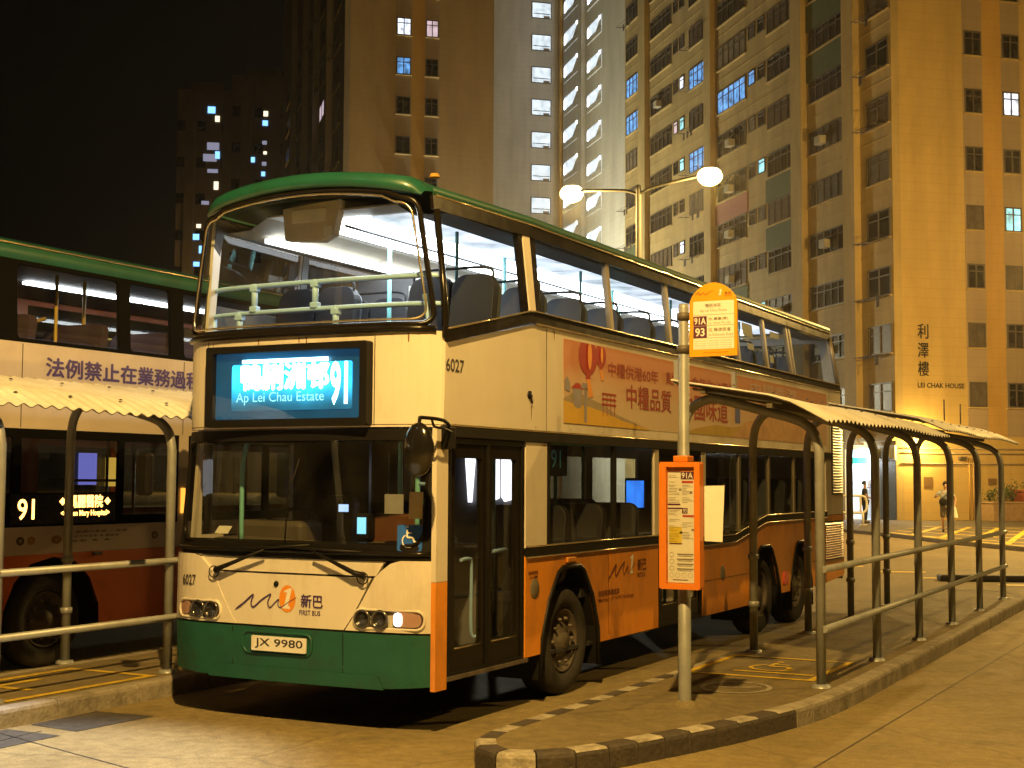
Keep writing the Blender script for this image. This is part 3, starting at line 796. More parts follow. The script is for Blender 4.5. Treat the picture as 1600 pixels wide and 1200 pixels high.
part('display_lettering', mb, emit('overexposed display lettering', (.55, .95, 1.0), 7.0), scr)
mb = MB(); put_text(mb, 'Ap Lei Chau Estate', -.55, .30, 2.475, 2.575, fx, -.004); part('display_lettering', mb, emit('display lettering', (.35, .95, .95), 1.5), scr)
mb = MB(); mb.box(-.48, .34, -.03, -.012, 2.806, 2.834); part('display_glow_bar', mb, emit('display glow bar', (.5, .93, 1.0), 9.0), scr)  # added glowing bar imitating the overexposed lettering
part('display_glass', MB().plate(rect(-.77, .66, 2.355, 2.895), (), lambda u, v, d: (u, -.045, v), 0), GLASSW, scr)
# upper windscreen
def zl(x): return 4.078 + .112 * (1 - (x / 1.05) ** 2)
def xs(z): return X(z) - .05
def up_out(ins):
    pts = []
    n = 18
    for i in range(n + 1):
        x = -1.14 + ins + (2.28 - 2 * ins) * i / n; pts.append((x * (1 if True else 1), 3.065 + ins))
    for i in range(1, 4): pts.append((1.16 - ins + .0 - .02 * i / 4 * 0, 3.065 + ins + .08 + i * .22))
    for i in range(n + 1):
        x = 1.10 - ins - (2.20 - 2 * ins) * i / n; pts.append((x, zl(x) - .03 - ins))
    for i in range(3, 0, -1): pts.append((-1.16 + ins, 3.065 + ins + .08 + i * .22))
    return pts
def rounded_up(ins, r=.12):
    # corner-rounded outline of the upper windscreen
    base = [(-1.175 + ins, 3.07 + ins), (1.175 - ins, 3.07 + ins), (1.025 - ins, zl(1.035) - .03 - ins), (-1.025 + ins, zl(1.035) - .03 - ins)]
    out = []
    for i, c in enumerate(base):
        c = Vector(c); a = Vector(base[i - 1]); b = Vector(base[(i + 1) % 4])
        da = (a - c).normalized(); db = (b - c).normalized()
        p0 = c + da * r; p1 = c + db * r
        for k in range(7):
            t = k / 6; q = p0 * (1 - t) ** 2 + c * 2 * t * (1 - t) + p1 * t * t; out.append((q.x, q.y))
        if i in (0, 2):
            nx = Vector(base[(i + 1) % 4]); dn = (c - nx).normalized(); e = nx + dn * r
            for k in range(1, 16):
                x = p1.x + (e.x - p1.x) * k / 16
                z = p1.y if i == 0 else zl(x) - .03 - ins
                out.append((x, z))
    fin = []
    for (x, z) in out:
        if z > 3.8: z = min(z, zl(x) - .03 - ins) if abs(x) > .9 else z
        fin.append((x, z))
    return fin
part('upper_windscreen', MB().plate(rounded_up(.03), (), fr(-.012), 0, cut=.06), GLASSF)
part('windscreen_surround', MB().tube([(x, yF(x, z) - .004, z) for x, z in rounded_up(.0)], .022, 8, closed=True), GLOSSB)
part('windscreen_surround', MB().tube([(x, yF(x, z) - .03, z) for x, z in rounded_up(.035)], .009, 6, closed=True), CHROME)
# lower windscreen
mb = MB(); mb.plate(rrect(-1.23, 1.235, 1.285, 2.275, .10), [rrect(-1.15, 1.145, 1.40, 2.19, .11)], fr(.004), .03, **fc); part('windscreen_surround', mb, BLACK)
part('windscreen', MB().plate(rrect(-1.16, 1.155, 1.39, 2.20, .11), (), fr(-.008), 0, **fc), GLASSX)
part('windscreen_seal', MB().tube([(x, yF(x, z) - .006, z) for x, z in rrect(-1.15, 1.145, 1.40, 2.19, .11, 6)], .014, 6, closed=True), GLOSSB)
part('windscreen_seal', MB().tube([(i * .1 - 1.2, yF(i * .1 - 1.2, 1.33) - .012, 1.335) for i in range(25)], .02, 6), GLOSSB)
# lower front
mb = MB(); mb.plate([(-.55, .752), (.50, .752), (.585, .87), (.74, 1.15), (-.82, 1.15), (-.64, .87)], (), fr(.0), .03, **fc); part('front_panel', mb, CREAM)
mb = MB(); mb.plate([(-.84, 1.165), (.77, 1.165), (.84, 1.275), (-.93, 1.275)], (), fr(-.012), .03, **fc); part('wiper_panel', mb, CREAM)
fair_r = [(.515, .752), (1.24, .752), (1.242, 1.285), (.98, 1.285), (.90, 1.262), (.83, 1.21), (.765, 1.15), (.60, .87)]
fair_l = [(-x - .01, z) for x, z in fair_r][::-1]
for fo, s_ in ((fair_r, 1), (fair_l, -1)):
    rec = rrect(.60, 1.165, .775, .915, .06) if s_ > 0 else rrect(-1.165, -.68, .775, .915, .06)
    fa = part('headlight_fairing', MB().plate(fo, [rec], fr(.006), .035, **fc), CREAM)
    lo = [(x, z) for x, z in rec]
    part('lamp_recess', MB().plate(rec, (), fr(-.02), .01, **fc), mat('pale grey lamp bezel', (0.50, 0.48, 0.43), 0.35), fa)
    part('recess_rim', MB().tube([(x, yF(x, z) - .010, z) for x, z in rec], .012, 6, closed=True), CREAM, fa)
    for x_ in ((.67, .82) if s_ > 0 else (-.78, -.93)):
        hl = part('headlight', MB().lathe([(0, .012), (.03, .006), (.052, -.008), (.058, -.02), (.07, -.024), (.074, -.005)], (x_, yF(x_, .845) - .002, .845), 'y', 24), mat('dark headlight reflector', (0.14, 0.13, 0.12), 0.12, metal=.7))
        hl.parent = fa
        part('headlight_lens', MB().lathe([(0, -.035), (.03, -.032), (.055, -.02)], (x_, yF(x_, .845), .845), 'y', 20), GLASSD, hl)
    xa, xb = (.925, 1.14) if s_ > 0 else (-1.15, -1.03)
    ind = part('indicator_lens', MB().plate(rrect(xa, xb, .795, .905, .045), (), fr(.008), .03, cut=.06), mat('pinkish lamp lens', (0.36, 0.22, 0.18), 0.12), fa, bevel=.006)
    if s_ > 0: part('lit_bulb', MB().plate(rrect(.935, 1.0, .80, .90, .03), (), fr(.012), .002), emit('lit side light', (1.0, .93, .82), 7), ind)
mb = MB(); mb.plate([(-1.225, .36), (-.9, .335), (.9, .335), (1.225, .36), (1.24, .735), (-1.24, .735)], [], fr(.01), .05, **fc)
bp = part('bumper', mb, BUMPER, bevel=.008)
part('bumper_gap', MB().plate(rect(-1.23, 1.23, .728, .76), (), fr(-.004), .02, **fc), BLACK)
part('bumper_lip', MB().plate([(-.80, .325), (.85, .325), (.80, .43), (-.75, .43)], (), fr(.022), .03, **fc), BUMPER, bp, bevel=.008)
for xs_ in (-.55, .5): part('bumper_seam', MB().plate(rect(xs_ - .004, xs_ + .004, .36, .73), (), fr(.0115), .004), BLACK, bp)
part('plate_recess', MB().tube([(x, yF(x, z) - .012, z) for x, z in rrect(-.44, .22, .535, .70, .06)], .011, 6, closed=True), BUMPER, bp)
npl = part('number_plate', MB().plate(rrect(-.335, .185, .558, .672, .008), (), lambda u, v, d: (u, -.036 + d, v), .012), PLATE)
mb = MB(); put_text(mb, 'JX 9980', -.30, .155, .576, .655, lambda u, v: (u, -.0375, v), .012); part('plate_lettering', mb, INK, npl)
def fnum(off=.010): return lambda u, v: (u, yF(u, v) - off, v)
mb = MB(); put_text(mb, '6027', -1.13, -.96, 1.03, 1.115, fnum(.012), .014); part('fleet_number', mb, INK)
mb = MB(); put_text(mb, '6027', .225, .50, 2.715, 2.815, lambda u, v: (1.2535, u, v), .012); part('fleet_number', mb, INK)
# brush mark, oval and name on the front
def brush(pts, mp, r0):
    q = smooth_path([(a, b, 0) for a, b in pts], 7); n = len(q)
    P = []
    for i, c in enumerate(q):
        a = q[max(0, i - 1)]; b = q[min(n - 1, i + 1)]; d = (b - a).normalized(); nn = Vector((-d.y, d.x, 0))
        r = r0 * (1.6 - 1.1 * i / n) if i > 1 else r0 * .6
        P += [mp(*(c - nn * r).xy), mp(*(c + nn * r).xy)]
    return P, [(2 * i, 2 * i + 1, 2 * i + 3, 2 * i + 2) for i in range(n - 1)]
def logo(sc, u0, v0, mp, mp2, mp3, parent, mark_mat, oval=True, txt=PURPLE):
    """oval with a numeral, brush line through it, name to the right; u0,v0 = oval centre"""
    if oval:
        mb = MB(); e_ = ell(0, 0, .078 * sc, .104 * sc, 28); mb.add([mp(u0 + a, v0 + b) for a, b in e_], [tuple(range(28))]); part('oval_emblem', mb, LOGO, parent)
    one = [(-.045, -.085), (.03, -.085), (.026, -.062), (.008, -.062), (.045, .09), (.02, .09), (-.035, .065), (-.032, .05), (-.004, .058), (-.028, -.062), (-.048, -.062)]
    mb = MB(); mb.add([mp2(u0 + a * sc * .95, v0 + b * sc * .9) for a, b in one], [tuple(range(len(one)))]); part('emblem_numeral', mb, WHITE, parent)
    P, F = brush([(u0 + a * sc, v0 + b * sc) for a, b in ((-.51, -.105), (-.425, -.05), (-.345, .012), (-.333, .008), (-.352, -.045), (-.33, -.078), (-.25, -.02), (-.17, .026), (-.162, .02), (-.187, -.035), (-.167, -.075), (-.123, -.04), (-.083, -.008), (-.088, -.045), (-.075, -.068), (-.04, -.06), (.006, -.03), (.085, .012))], mp3, .0052 * sc)
    mb = MB(); mb.add(P, F); part('brush_mark', mb, mark_mat, parent)
    mb = MB(); put_text(mb, '新巴', u0 + .13 * sc, u0 + .33 * sc, v0 - .06 * sc, v0 + .04 * sc, mp, .03); part('name_characters', mb, txt, parent)
    mb = MB(); put_text(mb, 'FIRST BUS', u0 + .115 * sc, u0 + .31 * sc, v0 - .118 * sc, v0 - .08 * sc, mp, .012); part('name_lettering', mb, txt, parent)
lgp = bus
logo(1.0, -.02, .965, fnum(.0035), fnum(.0045), fnum(.0055), bus, PURPLE)
sn = lambda off: (lambda u, v: (1.25 + off, u, v))
DKP = mat('faded dark lettering', (0.12, 0.03, 0.02), 0.5)
logo(1.15, 3.85, 1.075, sn(.003), sn(.004), sn(.005), bus, DKP, oval=False, txt=DKP)
mb = MB(); put_text(mb, '新創建集團成員', 3.06, 3.55, .815, .87, sn(.003), .008); part('side_lettering', mb, DKP); mb = MB(); put_text(mb, 'Member of NWS Holdings', 3.06, 3.9, .75, .80, sn(.003), .006); part('side_lettering', mb, DKP)
mb = MB(); put_text(mb, '最高載客量', 1.62, 1.80, 1.10, 1.13, sn(.003), .006); put_text(mb, '上落', 1.62, 1.8, 1.07, 1.09, sn(.003), .006); part('small_lettering', mb, DKP)
part('badge_hole', MB().lathe([(0, -.01), (.02, -.01), (.024, 0)], (-.13, yF(.13, 1.06) , 1.075), 'y', 12), BLACK)
# wipers
for xa, xb, z1 in ((-.72, .10, 1.40), (.70, -.02, 1.39)):
    s_ = 1 if xb > xa else -1
    wp = part('wiper', MB().tube([(xa, yF(xa, 1.2) - .03, 1.165), (xa + s_ * .08, yF(xa, 1.2) - .06, 1.19), (xa + (xb - xa) * .62, yF(xa * .4, 1.3) - .06, 1.34)], [.028, .02, .009], 8), BLACK)
    cx_ = xa + (xb - xa) * .62
    part('wiper_blade', MB().tube([(cx_ - .42, yF(cx_ - .42, 1.36) - .035, 1.36 - .02 * s_), (cx_, yF(cx_, 1.36) - .045, 1.355), (cx_ + .42, yF(cx_ + .42, 1.36) - .035, 1.365 + .02 * s_)], .011, 6), BLACK, wp)
    part('wiper_hose', MB().tube([(xa - .02 + .05 * math.cos(k / 12 * 6.28), yF(xa, 1.2) - .03, 1.15 + .045 * math.sin(k / 12 * 6.28)) for k in range(12)], .005, 5, closed=True), BLACK, wp)
part('wiper', MB().tube([(-.02, -.05, 1.40), (.0, -.045, 1.75), (.10, -.04, 2.05)], [.006, .006, .004], 6), BLACK)
# mirror
mr_ = part('wing_mirror', MB().tube(smooth_path([(1.30, .22, 2.28), (1.34, .05, 2.33), (1.33, -.24, 2.34), (1.325, -.27, 2.32), (1.32, -.28, 2.18)], 4), .014, 8), BLACK)
part('mirror_arm', MB().tube(smooth_path([(1.32, .2, 2.25), (1.36, 0.02, 2.27), (1.35, -.10, 2.28), (1.34, -.12, 2.33)], 4), .010, 6), BLACK, mr_)
part('mirror_bracket', MB().box(1.25, 1.33, .16, .25, 2.12, 2.29), BLACK, mr_, bevel=.01)
mb = MB(); mb.grid(lambda a, b: (1.325 + .125 * math.sin(math.pi * a) * math.cos(2 * math.pi * b), -.28 + .07 * math.sin(math.pi * a) * math.sin(2 * math.pi * b), 2.11 + .195 * math.cos(math.pi * a)), 14, 20); part('mirror_housing', mb, mat('black mirror shell', (0.012, 0.011, 0.010), 0.12, var=.1, coat=.5), mr_)
part('mirror_housing', MB().box(-1.42, -1.28, -.2, -.12, 1.75, 2.1), BLACK, mr_, bevel=.03)
# notices stuck to the windscreen
wcs = part('wheelchair_sticker', MB().plate(rrect(.95, 1.135, 1.36, 1.555, .015), (), fr(.006), .002), mat('blue sticker', (0.02, 0.11, 0.50), 0.4, var=.08))
mb = MB()
for q in wheelchair_quads(1.04, 1.455, .12): mb.add([(a, yF(a, b) - .010, b) for a, b in q], [(0, 1, 2, 3)])
part('sticker_symbol', mb, WHITE, wcs)
part('paper_notice', MB().plate(rect(1.03, 1.125, 1.60, 1.80), (), fr(.002), .002), mat('yellowed notice', (0.5, 0.42, 0.26), 0.7))
part('paper_notice', MB().plate(rect(.72, .89, 1.63, 1.78), (), lambda u, v, d: (u, .22, v), 0), mat('grey notice', (0.30, 0.29, 0.28), 0.7))
part('paper_notice', MB().plate(rect(-1.0, -.86, 1.44, 1.50), (), lambda u, v, d: (u, .3 + (v - 1.44), v), 0), PAPER)

# ---------------- roof
def roof_z(x): return zl(x) + .135
mb = MB()
def roof_pt(a, b):
    st = [(0, 0, -1), (0, -.012, 0), (.0, -.012, .5), (.02, 0, .86), (.09, 0, .98), (.3, 0, 1.0), (.85, 0, 1.0), (4, 0, 1), (8, 0, 1), (11.0, 0, 1), (11.45, 0, .93), (11.62, 0, .55), (11.68, 0, 0)]
    i = int(round(b * (len(st) - 1))); dy, o, k = st[i]
    hw = 1.172 - .125 * max(0.0, min(1.0, 1 - (dy - .0) / 1.5))
    x = -hw + 2 * hw * a
    e = max(0, abs(x) - (hw - .08)) / .08
    yb = yF(x * 1.05, 4.2) * max(0, 1 - dy / 2.5)
    y = yb - .02 + dy + o * 2
    if dy >= 4: y = dy
    zlow = zl(x) - .005 if i < 5 else zl(x)
    bz = 4.145 + .12 * (1 - min(1, abs(x) / hw) ** 2.2); mix_ = max(0.0, min(1.0, (dy - .05) / .8))
    zz = zlow + ((roof_z(x) * (1 - mix_) + bz * mix_) - zlow) * max(0, k) - e * .09 * (1 - mix_ * .85) * max(0, k) ** .5
    if k < 0: zz = zl(x) - .009; y += .05
    return (x, y, zz)
mb.grid(roof_pt, 34, 12); part('roof', mb, GREEN)
# roof edges: fill between side gutter and roof
for s_ in (1, -1):
    mb = MB(); mb.grid(lambda a, b: (s_ * (1.168 + .012 * math.sin(b * 3.14) - .10 * max(0.0, 1 - a * 11.4 / 1.5)), .30 + a * 11.37, 4.088 + .078 * b), 60, 4); part('roof_edge', mb, GREEN if s_ > 0 else GREEN)
part('marker_lamp', MB().lathe([(0, .035), (.03, .03), (.04, .012), (.045, 0)], (1.02, .42, 4.255), 'z', 14), mat('amber marker', (.5, .25, .05), .3))

# ---------------- rear, offside, floors
mb = MB(); mb.plate([(-1.24, .45), (1.24, .45), (1.24, 2.3), (1.22, 3.22), (1.16, 4.05), (-1.16, 4.05), (-1.22, 3.22), (-1.24, 2.3)], [rrect(-1.0, 1.0, 3.3, 3.95, .1)], lambda u, v, d: (u, 12.05 - max(0, v - 3.2) * .42 - d, v), .03); part('rear_panel', mb, CREAM)
part('rear_window', MB().plate(rrect(-1.0, 1.0, 3.3, 3.95, .1), (), lambda u, v, d: (u, 12.03 - max(0, v - 3.2) * .42, v), 0), GLASSD)
hol = [rect(a, b, 3.36, 3.96) for a, b in ((.4, 1.65), (1.75, 3.4), (3.5, 4.95), (5.05, 6.5), (6.6, 8.3), (8.4, 10.0), (10.1, 11.5))]
hol2 = [rect(a, b, 1.42, 2.2) for a, b in ((.4, 1.65), (3.3, 4.9), (5.0, 6.5), (6.6, 8.2), (8.4, 10.0))]
mb = MB(); mb.plate([(.22, .40), (1.86, .40)] + A1[1:-1] + [(3.06, .4), (7.56, .4)] + A2[1:-1] + [(8.78, .45), (9.26, .45)] + A3[1:-1] + [(10.28, .45), (12.0, .45), (12.0, 3.2), (11.7, 4.06), (.28, 4.06)], hol + hol2, os_(0), .03); part('offside_panel', mb, CREAM)
mb = MB(); mb.plate([(.225, 2.46), (11.9, 2.46), (11.9, 3.2), (11.66, 4.02), (.29, 4.02)], hol, os_(-.034), .01); part('offside_lining', mb, mat('dark lining', (.07, .068, .065), .6))
for h_ in hol + hol2: part('offside_window', MB().plate(h_, (), os_(-.014), 0), GLASSD)
mb = MB(); mb.box(-1.2, 1.2, .35, 11.9, 2.42, 2.46); part('upper_floor', mb, DARK)
mb = MB(); mb.box(-1.2, 1.2, .3, 7.4, .38, .41); mb.box(-1.2, 1.2, 7.4, 11.9, 1.1, 1.13); mb.box(-.74, .74, 1.8, 7.4, .28, .37); part('lower_floor', mb, DARK)
mb = MB(); mb.box(-1.2, 1.2, .3, 11.9, 2.38, 2.415); part('lower_ceiling', mb, WALLIN)
# upper ceiling: near cove, bright centre, tubes
part('ceiling_panel', MB().box(-.62, .66, .45, 11.5, 4.075, 4.09), mat('cream ceiling', (.45, .41, .33), .5))
mb = MB()
mb.add([(.66, .45, 4.075), (.66, 11.5, 4.075), (.80, 11.5, 3.985), (.80, .45, 3.985), (1.13, 11.5, 3.97), (1.13, .45, 3.97)], [(0, 1, 2, 3), (3, 2, 4, 5)]); part('cove_panel', mb, COVE)
mb = MB()
mb.add([(-.62, .45, 4.075), (-.62, 11.5, 4.075), (-.80, 11.5, 3.985), (-.80, .45, 3.985), (-1.13, 11.5, 3.97), (-1.13, .45, 3.97)], [(0, 1, 2, 3), (3, 2, 4, 5)]); part('cove_panel', mb, mat('tan cove panel', (.34, .30, .22), .6))
for k in range(6):
    y0 = .75 + k * 1.72
    part('ceiling_light', MB().box(-.43, .18, y0, y0 + 1.66, 4.045, 4.07), TUBE, bevel=.01)
    part('glowing_ceiling_panel', MB().box(.22, .60, y0, y0 + 1.66, 4.055, 4.07), CEILGLOW)  # ceiling panel made to glow, as if lit by the tubes
    part('ceiling_light', MB().box(-.88, -.74, y0, y0 + 1.66, 3.925, 3.965), STRIPGLOW)  # glowing strip drawn for a reflection in the offside windows
part('ceiling_rail', MB().tube([(.06, .6, 3.98), (.06, 11.2, 3.98)], .013, 6), mat('grey rail', (.16, .17, .18), .4))
for k in range(7): part('upright_pole', MB().tube([(.24 if k % 2 else -.24, 1.75 + k * 1.32, 2.46), (.24 if k % 2 else -.24, 1.75 + k * 1.32, 4.06)], .02, 8), TURQ)
for k in range(4): part('upright_pole', MB().tube(smooth_path([(.72, 1.3 + k * 2.5, 2.46), (.72, 1.3 + k * 2.5, 3.5), (.72, 1.3 + k * 2.5, 3.99)], 3), .016, 8), TURQ)
# seats of the upper deck: one kind, copied
def make_seat():
    mb = MB()
    mb.plate(rrect(-.41, -.01, 0, .74, .12), (), lambda u, v, d: (u, .02 + v * .16 + d, 2.86 + v), .09)
    mb.plate(rrect(.01, .41, 0, .74, .12), (), lambda u, v, d: (u, .02 + v * .16 + d, 2.86 + v), .09)
    st = mb.build('seat', SEATM, bus, bevel=.02)
    m2 = MB(); m2.box(-.42, .42, -.42, .06, 2.80, 2.90); m2.box(-.3, -.24, -.2, -.14, 2.46, 2.8); m2.box(.24, .3, -.2, -.14, 2.46, 2.8); a = m2.build('seat_cushion', SEATM, st, bevel=.02)
    m3 = MB(); m3.plate(rrect(-.42, .42, .06, .70, .12), (), lambda u, v, d: (u, .125 + v * .16 + d, 2.86 + v), .02); b = m3.build('seat_back_shell', SEATG, st)
    m4 = MB(); m4.tube(smooth_path([(-.36, .15, 3.5), (-.36, .16, 3.64), (0, .16, 3.66), (.36, .16, 3.64), (.36, .15, 3.5)], 4), .013, 6); c = m4.build('seat_grab_rail', DARK, st)
    return st, (a, b, c)
st0, ch0 = make_seat()
first = True
for sx in (.74, -.74):
    for k in range(11):
        y_ = 1.05 + k * .86 if sx > 0 else 1.2 + k * .86
        if sx < 0 and k in (2, 3): continue
        if first: o = st0; first = False
        else:
            o = st0.copy(); col.objects.link(o)
            for c in ch0:
                d = c.copy(); col.objects.link(d); d.parent = o
        o.location = (sx, y_, 0)
# front of the upper deck: rails, blind box, dash
for zz in (3.25, 3.47):
    part('front_rail', MB().tube([(i * .1 - 1.15, .24 + yF(i * .1 - 1.15, 3.2) * .8, zz) for i in range(24)], .021, 8), PALETURQ)
for x_ in (-.60, .02): part('rail_upright', MB().tube([(x_, .24 + yF(x_, 3.2) * .8, 3.25), (x_, .24 + yF(x_, 3.2) * .8, 3.49)], .026, 8), PALETURQ)
for x_ in (-.76, .22, 1.02, -1.1): part('rail_upright', MB().tube([(x_, .24 + yF(x_, 3.2) * .8, 3.02), (x_, .24 + yF(x_, 3.2) * .8, 3.27)], .026, 8), PALETURQ)
for x_, zz in ((-.6, 3.28), (-.6, 3.45), (.02, 3.28), (.02, 3.45), (-.76, 3.22), (.22, 3.22), (1.02, 3.3)): part('rail_clamp', MB().box(x_ - .035, x_ + .035, .21 + yF(x_, 3.2) * .8, .275 + yF(x_, 3.2) * .8, zz - .025, zz + .025), PALETURQ, bevel=.008)
BOXM = mat('tan blind box', (0.62, 0.53, 0.36), 0.6)
bb = part('blind_box', MB().plate([(-.42, 3.86), (-.05, 3.83), (.06, 3.88), (.10, 4.05), (.12, 4.17), (-.45, 4.13)], (), lambda u, v, d: (u, .42 + d, v), .10), BOXM, bevel=.01)
part('box_label', MB().box(-.34, 0.0, .405, .42, 4.0, 4.10), mat('cream label', (0.85, 0.78, 0.60), 0.6), bb)
part('box_label', MB().box(-.02, .06, .41, .42, 3.87, 3.95), PAPER, bb)
part('dash_shelf', MB().box(-1.1, 1.1, .16, .5, 2.99, 3.03), DARK)
part('stair_panel', MB().box(-1.16, -.5, 2.6, 2.65, 2.46, 3.9), WALLIN)
part('notice', MB().box(-.5, -.34, 2.5, 2.52, 3.2, 3.75), WHITE)
# stickers on the rear windows
for a, b, z0, z1 in ((6.92, 7.12, 3.56, 3.72), (7.55, 7.95, 3.68, 3.84), (7.7, 7.95, 3.52, 3.6), (8.7, 9.1, 3.76, 3.84), (8.6, 8.75, 3.42, 3.52)):
    part('window_sticker', MB().plate(rect(a, b, z0, z1), (), ns(-.02), .002), WHITE)

# ---------------- lower deck interior
mb = MB()
mb.grid(lambda a, b: (-1.15 + 2.3 * a, .30 + .5 * b, 1.34 + .06 * math.sin(b * 3) + .02 * math.sin(a * 9)), 20, 8); part('dashboard', mb, mat('brown dashboard', (0.09, 0.075, 0.055), 0.5))
part('dashboard_hood', MB().box(-.95, -.25, .5, .8, 1.3, 1.55), mat('brown dashboard', (0.09, 0.075, 0.055), 0.5), bevel=.05)
part('steering_wheel', MB().tube([(-.62 + .24 * math.cos(k / 20 * 6.283), .78 + .2 * math.sin(k / 20 * 6.283), 1.52 + .12 * math.sin(k / 20 * 6.283)) for k in range(20)], .018, 6, closed=True), BLACK)
mb = MB(); mb.plate(rrect(-.86, -.38, .9, 1.75, .1), (), lambda u, v, d: (u, 1.35 + .1 * (v - .9) + d, v), .1); mb.box(-.86, -.38, .95, 1.4, .82, .95); part('driver_seat', mb, SEATM, bevel=.03)
mb = MB(); mb.box(-1.18, -.35, 1.62, 1.66, .5, 2.3); part('cab_partition', mb, mat('dark partition', (.05, .045, .04), .3))
mb = MB(); mb.box(.36, .8, .55, .9, .42, 1.62); part('fare_box_stand', mb, mat('brown cabinet', (0.13, 0.052, 0.022), 0.5), bevel=.02)
fb = part('fare_machine', MB().box(.30, .42, .45, .56, 1.42, 1.62), BLACK, bevel=.01)
part('machine_screen', MB().box(.32, .40, .442, .45, 1.46, 1.59), emit('fare screen', (.25, .75, 1.0), 1.4), fb)
part('machine_screen', MB().box(.10, .19, .50, .51, 1.63, 1.69), emit('cab screen', (.45, .65, 1.0), 1.6))
for p_ in ([(.62, .6, .42), (.62, .6, 2.36)], [(-.75, .34, 1.35), (-.75, .34, 1.95), (-.78, .42, 2.15), (-.9, .6, 2.2)], [(.93, .36, 1.3), (.93, .36, 2.3)]):
    part('upright_pole', MB().tube(smooth_path(p_, 4), .02, 8), TURQ)
part('cab_grab_rail', MB().tube([(.93, .36, 1.86), (1.14, .36, 1.86)], .014, 6), PALETURQ)
for (x_, y_) in ((.55, 2.3), (.2, 2.7), (.55, 3.35), (.35, 4.0), (.6, 6.4), (.2, 5.0), (.6, 7.4)):
    part('upright_pole', MB().tube([(x_, y_, .42), (x_, y_, 2.36)], .019, 8), TURQ)
part('ceiling_rail', MB().tube([(.5, 1.9, 2.26), (.5, 8.5, 2.26)], .016, 6), TURQ)
for k in range(6):
    y_ = 2.4 + k * .82
    for sx in (.78, -.78):
        if sx > 0 and y_ > 4.4 and y_ < 6.0: continue
        mb = MB(); mb.plate(rrect(-.40, .40, 0, .72, .12), (), lambda u, v, d: (sx + u, y_ + v * .16 + d, .95 + v), .1); mb.box(sx - .4, sx + .4, y_ - .4, y_, .82, .92); part('lower_seat', mb, SEATM, bevel=.02)
for k in range(4):
    y_ = 7.6 + k * .8
    mb = MB(); mb.plate(rrect(-.40, .40, 0, .72, .12), (), lambda u, v, d: (.78 + u, y_ + v * .16 + d, 1.35 + v * .8), .1); part('lower_seat', mb, SEATG if k % 2 else SEATM, bevel=.02)
tv = part('screen_housing', MB().box(.39, .395, 5.72, 6.29, 1.55, 1.92), BLACK)
part('screen_picture', MB().box(.396, .40, 5.75, 6.26, 1.58, 1.89), emit('blue television picture', (.04, .24, 1.0), 1.3, var=.5), tv)
mb = MB(); mb.box(.98, 1.19, 2.06, 2.5, 1.93, 2.2); rt = part('route_number_box', mb, BLACK)
mb = MB(); put_text(mb, '91', 2.16, 2.36, 2.0, 2.16, lambda u, v: (1.196, u, v), 0); part('route_number', mb, emit('dim green numerals', (.10, .42, .36), .05), rt)
# emissive panels for the bright shapes inside the entrance
LITPANEL = emit('white glowing panel', (.93, .93, 1.0), 2.4)
part('glowing_panel', MB().plate([(.08, 2.10), (.185, 2.09), (.15, 1.68), (.115, 1.68)], (), lambda u, v, d: (u, 2.6 + d, v), .02), LITPANEL)
part('glowing_panel', MB().plate([(.385, 2.09), (.44, 2.09), (.44, 1.72), (.385, 1.70)], (), lambda u, v, d: (u, 2.6 + d, v), .02), LITPANEL)
part('glowing_panel', MB().plate([(.465, 2.09), (.60, 2.08), (.585, 1.71), (.50, 1.69), (.465, 1.74)], (), lambda u, v, d: (u, 2.6 + d, v), .02), LITPANEL)
part('stair_panel', MB().box(-.3, .62, 2.64, 2.68, .42, 2.3), WALLIN)
part('stair_rail', MB().tube([(.85, .55, 1.74), (.82, 1.15, 1.4)], .018, 8), TURQ)
part('cab_panel', MB().box(.2, .9, 1.62, 1.66, .42, 1.35), WALLIN)

# ---------------- advertisement
adm = bpy.data.materials.new('printed advertisement'); t_, p_ = nodes(adm); N, L = t_.nodes, t_.links
tc = N.new('ShaderNodeTexCoord'); sp = N.new('ShaderNodeSeparateXYZ'); L.new(tc.outputs['Object'], sp.inputs[0])
nz = N.new('ShaderNodeTexNoise'); nz.inputs['Scale'].default_value = 1.2; nz.inputs['Detail'].default_value = 6; L.new(tc.outputs['Object'], nz.inputs['Vector'])
ad1 = N.new('ShaderNodeMath'); ad1.operation = 'MULTIPLY_ADD'; ad1.inputs[1].default_value = .5; L.new(nz.outputs[0], ad1.inputs[0])
rz = N.new('ShaderNodeMapRange'); rz.inputs[1].default_value = 2.39; rz.inputs[2].default_value = 3.16; L.new(sp.outputs[2], rz.inputs[0]); L.new(rz.outputs[0], ad1.inputs[2])
cr = N.new('ShaderNodeValToRGB'); e = cr.color_ramp.elements
e[0].position = .35; e[0].color = (.54, .43, .30, 1); e[1].position = 1.15 if False else 1.0; e[1].color = (.52, .23, .13, 1)
x_ = e.new(.62); x_.color = (.54, .40, .28, 1); x_ = e.new(.85); x_.color = (.54, .32, .20, 1)
L.new(ad1.outputs[0], cr.inputs[0])
n2 = N.new('ShaderNodeTexNoise'); n2.inputs['Scale'].default_value = 2.2; n2.inputs['Detail'].default_value = 9; L.new(tc.outputs['Object'], n2.inputs['Vector'])
ry = N.new('ShaderNodeMapRange'); ry.inputs[1].default_value = 5.5; ry.inputs[2].default_value = 9.5; ry.inputs[3].default_value = 0; ry.inputs[4].default_value = .55; L.new(sp.outputs[1], ry.inputs[0])
mx = N.new('ShaderNodeMixRGB'); mx.inputs[2].default_value = (.36, .22, .15, 1); L.new(ry.outputs[0], mx.inputs[0]); L.new(cr.outputs[0], mx.inputs[1])
L.new(mx.outputs[0], p_.inputs['Base Color']); p_.inputs['Roughness'].default_value = .42
